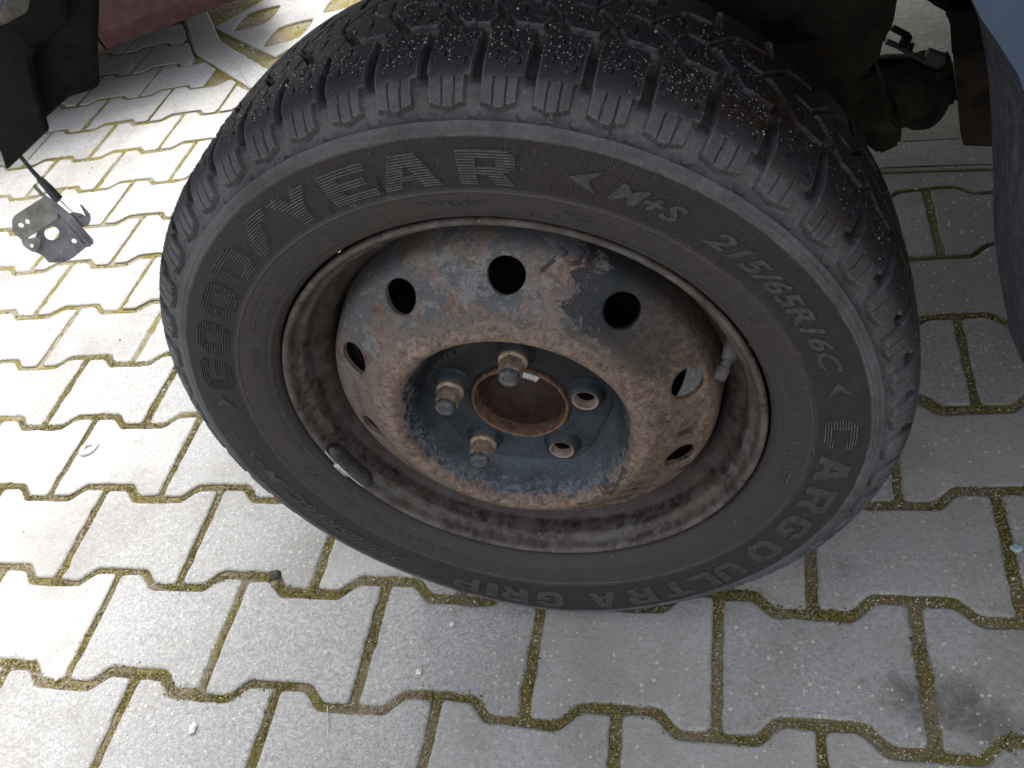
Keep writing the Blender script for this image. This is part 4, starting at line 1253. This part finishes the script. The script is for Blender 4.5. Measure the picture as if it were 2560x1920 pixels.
p4 = extrude_poly(fold([(-90, -80, YL + .0), (15, -80, YL + .0), (14, 0, YL + .0), (8, 12, YL + .0), (0, 28, YL + .0), (-90, 100, YL + .0)]), (0, .004, 0), .001, 'wing_panel')
vpart('wing_panel', p4, M['blue'])

# ------------------------------------------------------------------ bonnet latch on its cable
def frame_at(px, py, dist, tilt=(0, 0)):
    d = (CR @ Vector(((px - 1280) / FPX, -(py - 960) / FPX, -1))).normalized()
    return Vector(CAM) + d * dist, d
LD = 1.20
LO, Ld = frame_at(130, 540, LD)
# plate plane: nearly vertical plate facing the camera, real size
ez = Vector((0, 0, 1)); nrm = Vector((.55, -.70, .46)).normalized()
latch = empty('bonnet_latch', LO, 'grey metal bonnet latch plate with round holes dangling from its black release cable', 'latch')
def on_plane(px, py, off=0.):
    d = CR @ Vector(((px - 1280) / FPX, -(py - 960) / FPX, -1)); o = Vector(CAM); c = LO + nrm * off
    return o + d * ((c - o).dot(nrm) / d.dot(nrm)) - LO
def plate(name, loops, th, off, mat, parent=latch, bev=.0006):
    """flat plate with holes, thickness th behind the plane"""
    pts = [[on_plane(a, b, off) for a, b in lp] for lp in loops]
    ex = nrm.orthogonal().normalized(); ey = nrm.cross(ex)
    t2 = [[Vector((p.dot(ex), p.dot(ey), 0)) for p in q] for q in pts]
    tri_ = tessellate_polygon(t2); flat = [p for q in pts for p in q]; n = len(flat)
    v = flat + [p - nrm * th for p in flat]; f = [tuple(t) for t in tri_] + [tuple(q + n for q in t)[::-1] for t in tri_]
    k = 0
    for q in pts:
        for i in range(len(q)):
            a, b = k + i, k + (i + 1) % len(q); f.append((a, b, b + n, a + n))
        k += len(q)
    me = mesh_py(name, v, f)
    bm = bmesh.new(); bm.from_mesh(me); bmesh.ops.recalc_face_normals(bm, faces=bm.faces); bm.to_mesh(me); bm.free()
    return link(name, me, mat, parent)
def circ(cx, cy, rx, ry, n=16, rot=0):
    return [(cx + rx * math.cos(2 * PI * k / n) * math.cos(rot) - ry * math.sin(2 * PI * k / n) * math.sin(rot), cy + rx * math.cos(2 * PI * k / n) * math.sin(rot) + ry * math.sin(2 * PI * k / n) * math.cos(rot)) for k in range(n)]
q = 1 / 5.184
def lp(*pts): return [(x * q, 370 + y * q) for x, y in pts]
plate('base_plate', [lp((560,640),(720,740),(860,880),(1180,1190),(1170,1280),(1110,1290),(950,1420),(900,1450),(820,1485),(630,1485),(560,1400),(460,1350),(440,1200),(520,1000)),
      circ(668 * q, 370 + 1105 * q, 19.5, 17.5, 20), circ(958 * q, 370 + 1205 * q, 7.2, 5.6, 12, .4)], .0035, 0, M['latch'])
plate('raised_flange', [lp((550,640),(700,740),(755,870),(740,920),(380,1150),(330,1200),(300,1260),(270,1180),(160,1085),(155,930),(190,870)),
      circ(268 * q, 370 + 1000 * q, 8, 5.8, 12, .3), circ(352 * q, 370 + 955 * q, 7, 5.4, 12, .6)], .0030, .010, M['latch2'])
plate('pivot_ear', [lp((300,1260),(340,1180),(530,1140),(520,1250),(460,1350),(420,1345),(330,1290)), circ(408 * q, 370 + 1268 * q, 5.2, 4.8, 12)], .003, .012, M['latch2'])
plate('locking_lever', [lp((430,480),(455,465),(560,590),(720,700),(900,850),(1060,1020),(1205,1190),(1210,1240),(1165,1270),(1100,1180),(860,960),(700,780),(545,630),(425,510))], .0025, .018, M['latch'])
plate('catch_hook', [lp((870,850),(960,830),(1060,850),(1110,890),(1050,760),(1025,735),(1055,730),(1170,860),(1175,940),(1140,1010),(1050,1030),(960,930))], .0022, .012, M['latch'])
def ltube(name, pts, r, mat, off=.02, seg_=10):
    return link(name, tube_mesh(name, [on_plane(x * q, 370 + y * q, off) for x, y in pts], r, seg_), mat, latch)
ltube('return_spring', [(840 + i * 8, 960 + i * 9.2 + (6 if i % 2 else -6)) for i in range(34)], [.0016] * 34, M['latch'], .014, 6)
ltube('cable_sheath', [(150, -40), (250, 90), (340, 200), (440, 320), (505, 390)], [.0024, .0024, .0024, .0026, .0028], M['cable'])
ltube('cable_ferrule', [(500, 385), (520, 405), (640, 530), (735, 640), (775, 670)], [.0034, .0042, .0052, .0056, .0050], M['cable'])
ltube('cable_wire', [(770, 665), (850, 750), (940, 830), (1060, 880)], [.0006] * 4, M['latch'])
ltube('rivet', [(1035, 890), (1036, 891)], [.0042, .0036], M['bolt'], .016, 14)

# ------------------------------------------------------------------ red car beyond
e0, e1 = at(590, 0, z=.12), at(232, 137, z=.12)
cdx = (e0 - e1); cdx.z = 0; cdx.normalize(); cny = Vector((-cdx.y, cdx.x, 0))      # towards its far side
car = empty('parked_car', (e0 + cdx * .10 - cdx * 1.9 + cny * .8) * 1.0, 'dull dark red car parked beyond the edging strip, only its lower side in view', 'car')
car.location.z = 0
CB = e0 + cdx * .10; CB.z = 0                       # corner nearest the van
def cp(a, b, z): return CB - cdx * a + cny * b + Vector((0, 0, z)) - car.location
prof = [(.0, .12), (-.012, .125), (-.030, .17), (-.045, .26), (-.052, .36), (-.050, .50), (-.04, .62), (-.01, .80), (.03, .90), (.16, 1.35), (.25, 1.42), (1.35, 1.42), (1.45, 1.35), (1.57, .90), (1.62, .60), (1.63, .30), (1.60, .12), (0.05, .11)]
nose = [(.0, .12), (-.012, .125), (-.030, .17), (-.040, .26), (-.035, .34), (.02, .40), (.15, .47), (.5, .53), (1.2, .53), (1.5, .45), (1.62, .30), (1.60, .12), (.05, .11)]
def car_section(a0, a1, name, lowtop=None):
    n = len(prof); v = []; f = []
    P = prof if not lowtop else nose
    n = len(P)
    for a in (a0, a1): v += [cp(a, b, z) for b, z in P]
    for i in range(n): f.append((i, (i + 1) % n, n + (i + 1) % n, n + i))
    f += [tuple(range(n)), tuple(range(n, 2 * n))[::-1]]
    me = mesh_py(name, v, f)
    bm = bmesh.new(); bm.from_mesh(me); bmesh.ops.recalc_face_normals(bm, faces=bm.faces); bm.to_mesh(me); bm.free()
    return me
def ax(px, py):    # distance along the car of a picture point at sill height
    p = at(px, py, z=.13); return -(p - CB).dot(cdx)
seam = ax(262, 112)
link('bumper', car_section(0, seam - .003, 'bumper', .44), M['red'], car)
link('front_wing', car_section(seam + .003, seam + 1.15, 'front_wing', .66), M['red'], car)
link('body', car_section(seam + 1.156, 3.6, 'body'), M['red'], car)
for a in (seam + .62, 3.1):
    me = tube_mesh('wheel', [cp(a, .0, .3), cp(a, .19, .3)], [.30, .30], 40); link('wheel', me, M['plastic'], car)
link('side_window', mesh_py('side_window', [cp(1.9, .028, .94), cp(3.4, .028, .94), cp(3.2, .15, 1.30), cp(2.1, .15, 1.30)], [(0, 1, 2, 3)]), M['glass'], car)

# ------------------------------------------------------------------ small things on the paving
def blob(name, px, py, size, mat, label, cat, flat=.6, zoff=0):
    p = at(px, py, z=0); bm = bmesh.new(); bmesh.ops.create_icosphere(bm, subdivisions=3, radius=1)
    for v in bm.verts:
        s = 1 + .18 * math.sin(v.co.x * 5 + px) * math.cos(v.co.y * 4 + py) + .10 * math.sin(v.co.z * 9 + px)
        v.co = Vector((v.co.x * size[0] * s, v.co.y * size[1] * s, v.co.z * size[0] * flat * s))
    me = bpy.data.meshes.new(name); bm.to_mesh(me); bm.free()
    for f in me.polygons: f.use_smooth = True
    o = link(name, me, mat, None, (p.x, p.y, size[0] * flat * .7 + zoff)); return tag(o, label, cat)
M['dark'] = m_simple('dark_dirt', (.03, .028, .025), (.09, .08, .07), 150, .9, 0, .8, .002)
M['shell'] = m_simple('pale_shell', (.5, .5, .49), (.75, .75, .73), 90, .6)
M['chip'] = m_simple('pale_blue_chip', (.22, .30, .33), (.35, .43, .46), 90, .5)
M['straw'] = m_simple('dry_straw', (.35, .30, .20), (.5, .45, .33), 90, .8)
blob('dirt_clod', 687, 1440, (.0085, .0085), M['dark'], 'round dark grey clod of dirt in the joint left below the tyre', 'clod', .7, -.004)
blob('dirt_clod', 686, 1458, (.0060, .0080), M['joint'], 'olive crumb of moss just below the round dark clod', 'moss', .6, -.004)
blob('paint_chip', 2540, 1372, (.0060, .0050), M['chip'], 'pale blue paint chip beside the joint at the far right', 'paint chip', .3)
pr = at(225, 1123, z=0)
bm = bmesh.new()
nR, nr = 28, 10
for i in range(nR):
    for j in range(nr):
        a, b = 2 * PI * i / nR, 2 * PI * j / nr; R_, r_ = .0105, .0042 * (1 + .2 * math.sin(a * 2))
        bm.verts.new(((R_ + r_ * math.cos(b)) * math.cos(a) * 1.1, (R_ + r_ * math.cos(b)) * math.sin(a), r_ * math.sin(b) * .8 + .0034))
bm.verts.ensure_lookup_table()
for i in range(nR):
    for j in range(nr): bm.faces.new([bm.verts[i * nr + j], bm.verts[((i + 1) % nR) * nr + j], bm.verts[((i + 1) % nR) * nr + (j + 1) % nr], bm.verts[i * nr + (j + 1) % nr]])
me = bpy.data.meshes.new('white_ring'); bm.to_mesh(me); bm.free()
for f in me.polygons: f.use_smooth = True
tag(link('white_ring', me, M['shell'], None, (pr.x, pr.y, 0), (0, 0, .5)), 'small white ring lying on a paving stone left of the tyre', 'ring')
p0, p1 = at(818, 1764, z=.002), at(820, 1838, z=.002)
pm = p0.lerp(p1, .5) + Vector((.001, 0, .002))
tag(link('straw', tube_mesh('straw', [p - p0 for p in (p0, pm, p1)], [.0006, .0007, .0004], 6), M['straw'], None, p0), 'short dry straw lying across a joint at the bottom', 'straw')
M['stonechip'] = m_simple('pale_pebble', (.5, .47, .40), (.68, .66, .60), 90, .7)
for k_, (px, py, s_, lab) in enumerate([(144, 1697, .0028, 'white pebble on the paving near the lower left joint'), (1131, 1560, .0030, 'white pebble under the tyre\'s lower edge, on the wide stone'),
                                    (1048, 1680, .0034, 'round white pebble on the stone below the tyre'), (484, 1822, .0044, 'long cream pebble on the stone at the bottom left')]):
    blob('pebble', px, py, (s_, s_ * (1.6 if k_ == 3 else 1.1)), M['stonechip'], lab, 'pebble', .5)
dp = [(x, y) for x, y in [(306, 1650), (350, 1655), (700, 1480), (1760, 1205), (2100, 1560), (60, 1330), (395, 1208), (300, 850), (125, 825), (105, 795), (230, 420), (223, 434)]]
dpp = np.array([tuple(at(a, b, z=0)) for a, b in dp]); dpp[:, 2] = .0006
V_, F_ = crumbs(dpp, rng.uniform(.0012, .0026, len(dpp)))
tag(link('dirt_specks', mesh_np('dirt_specks', V_, F_, False), M['dark']), kind='stuff')
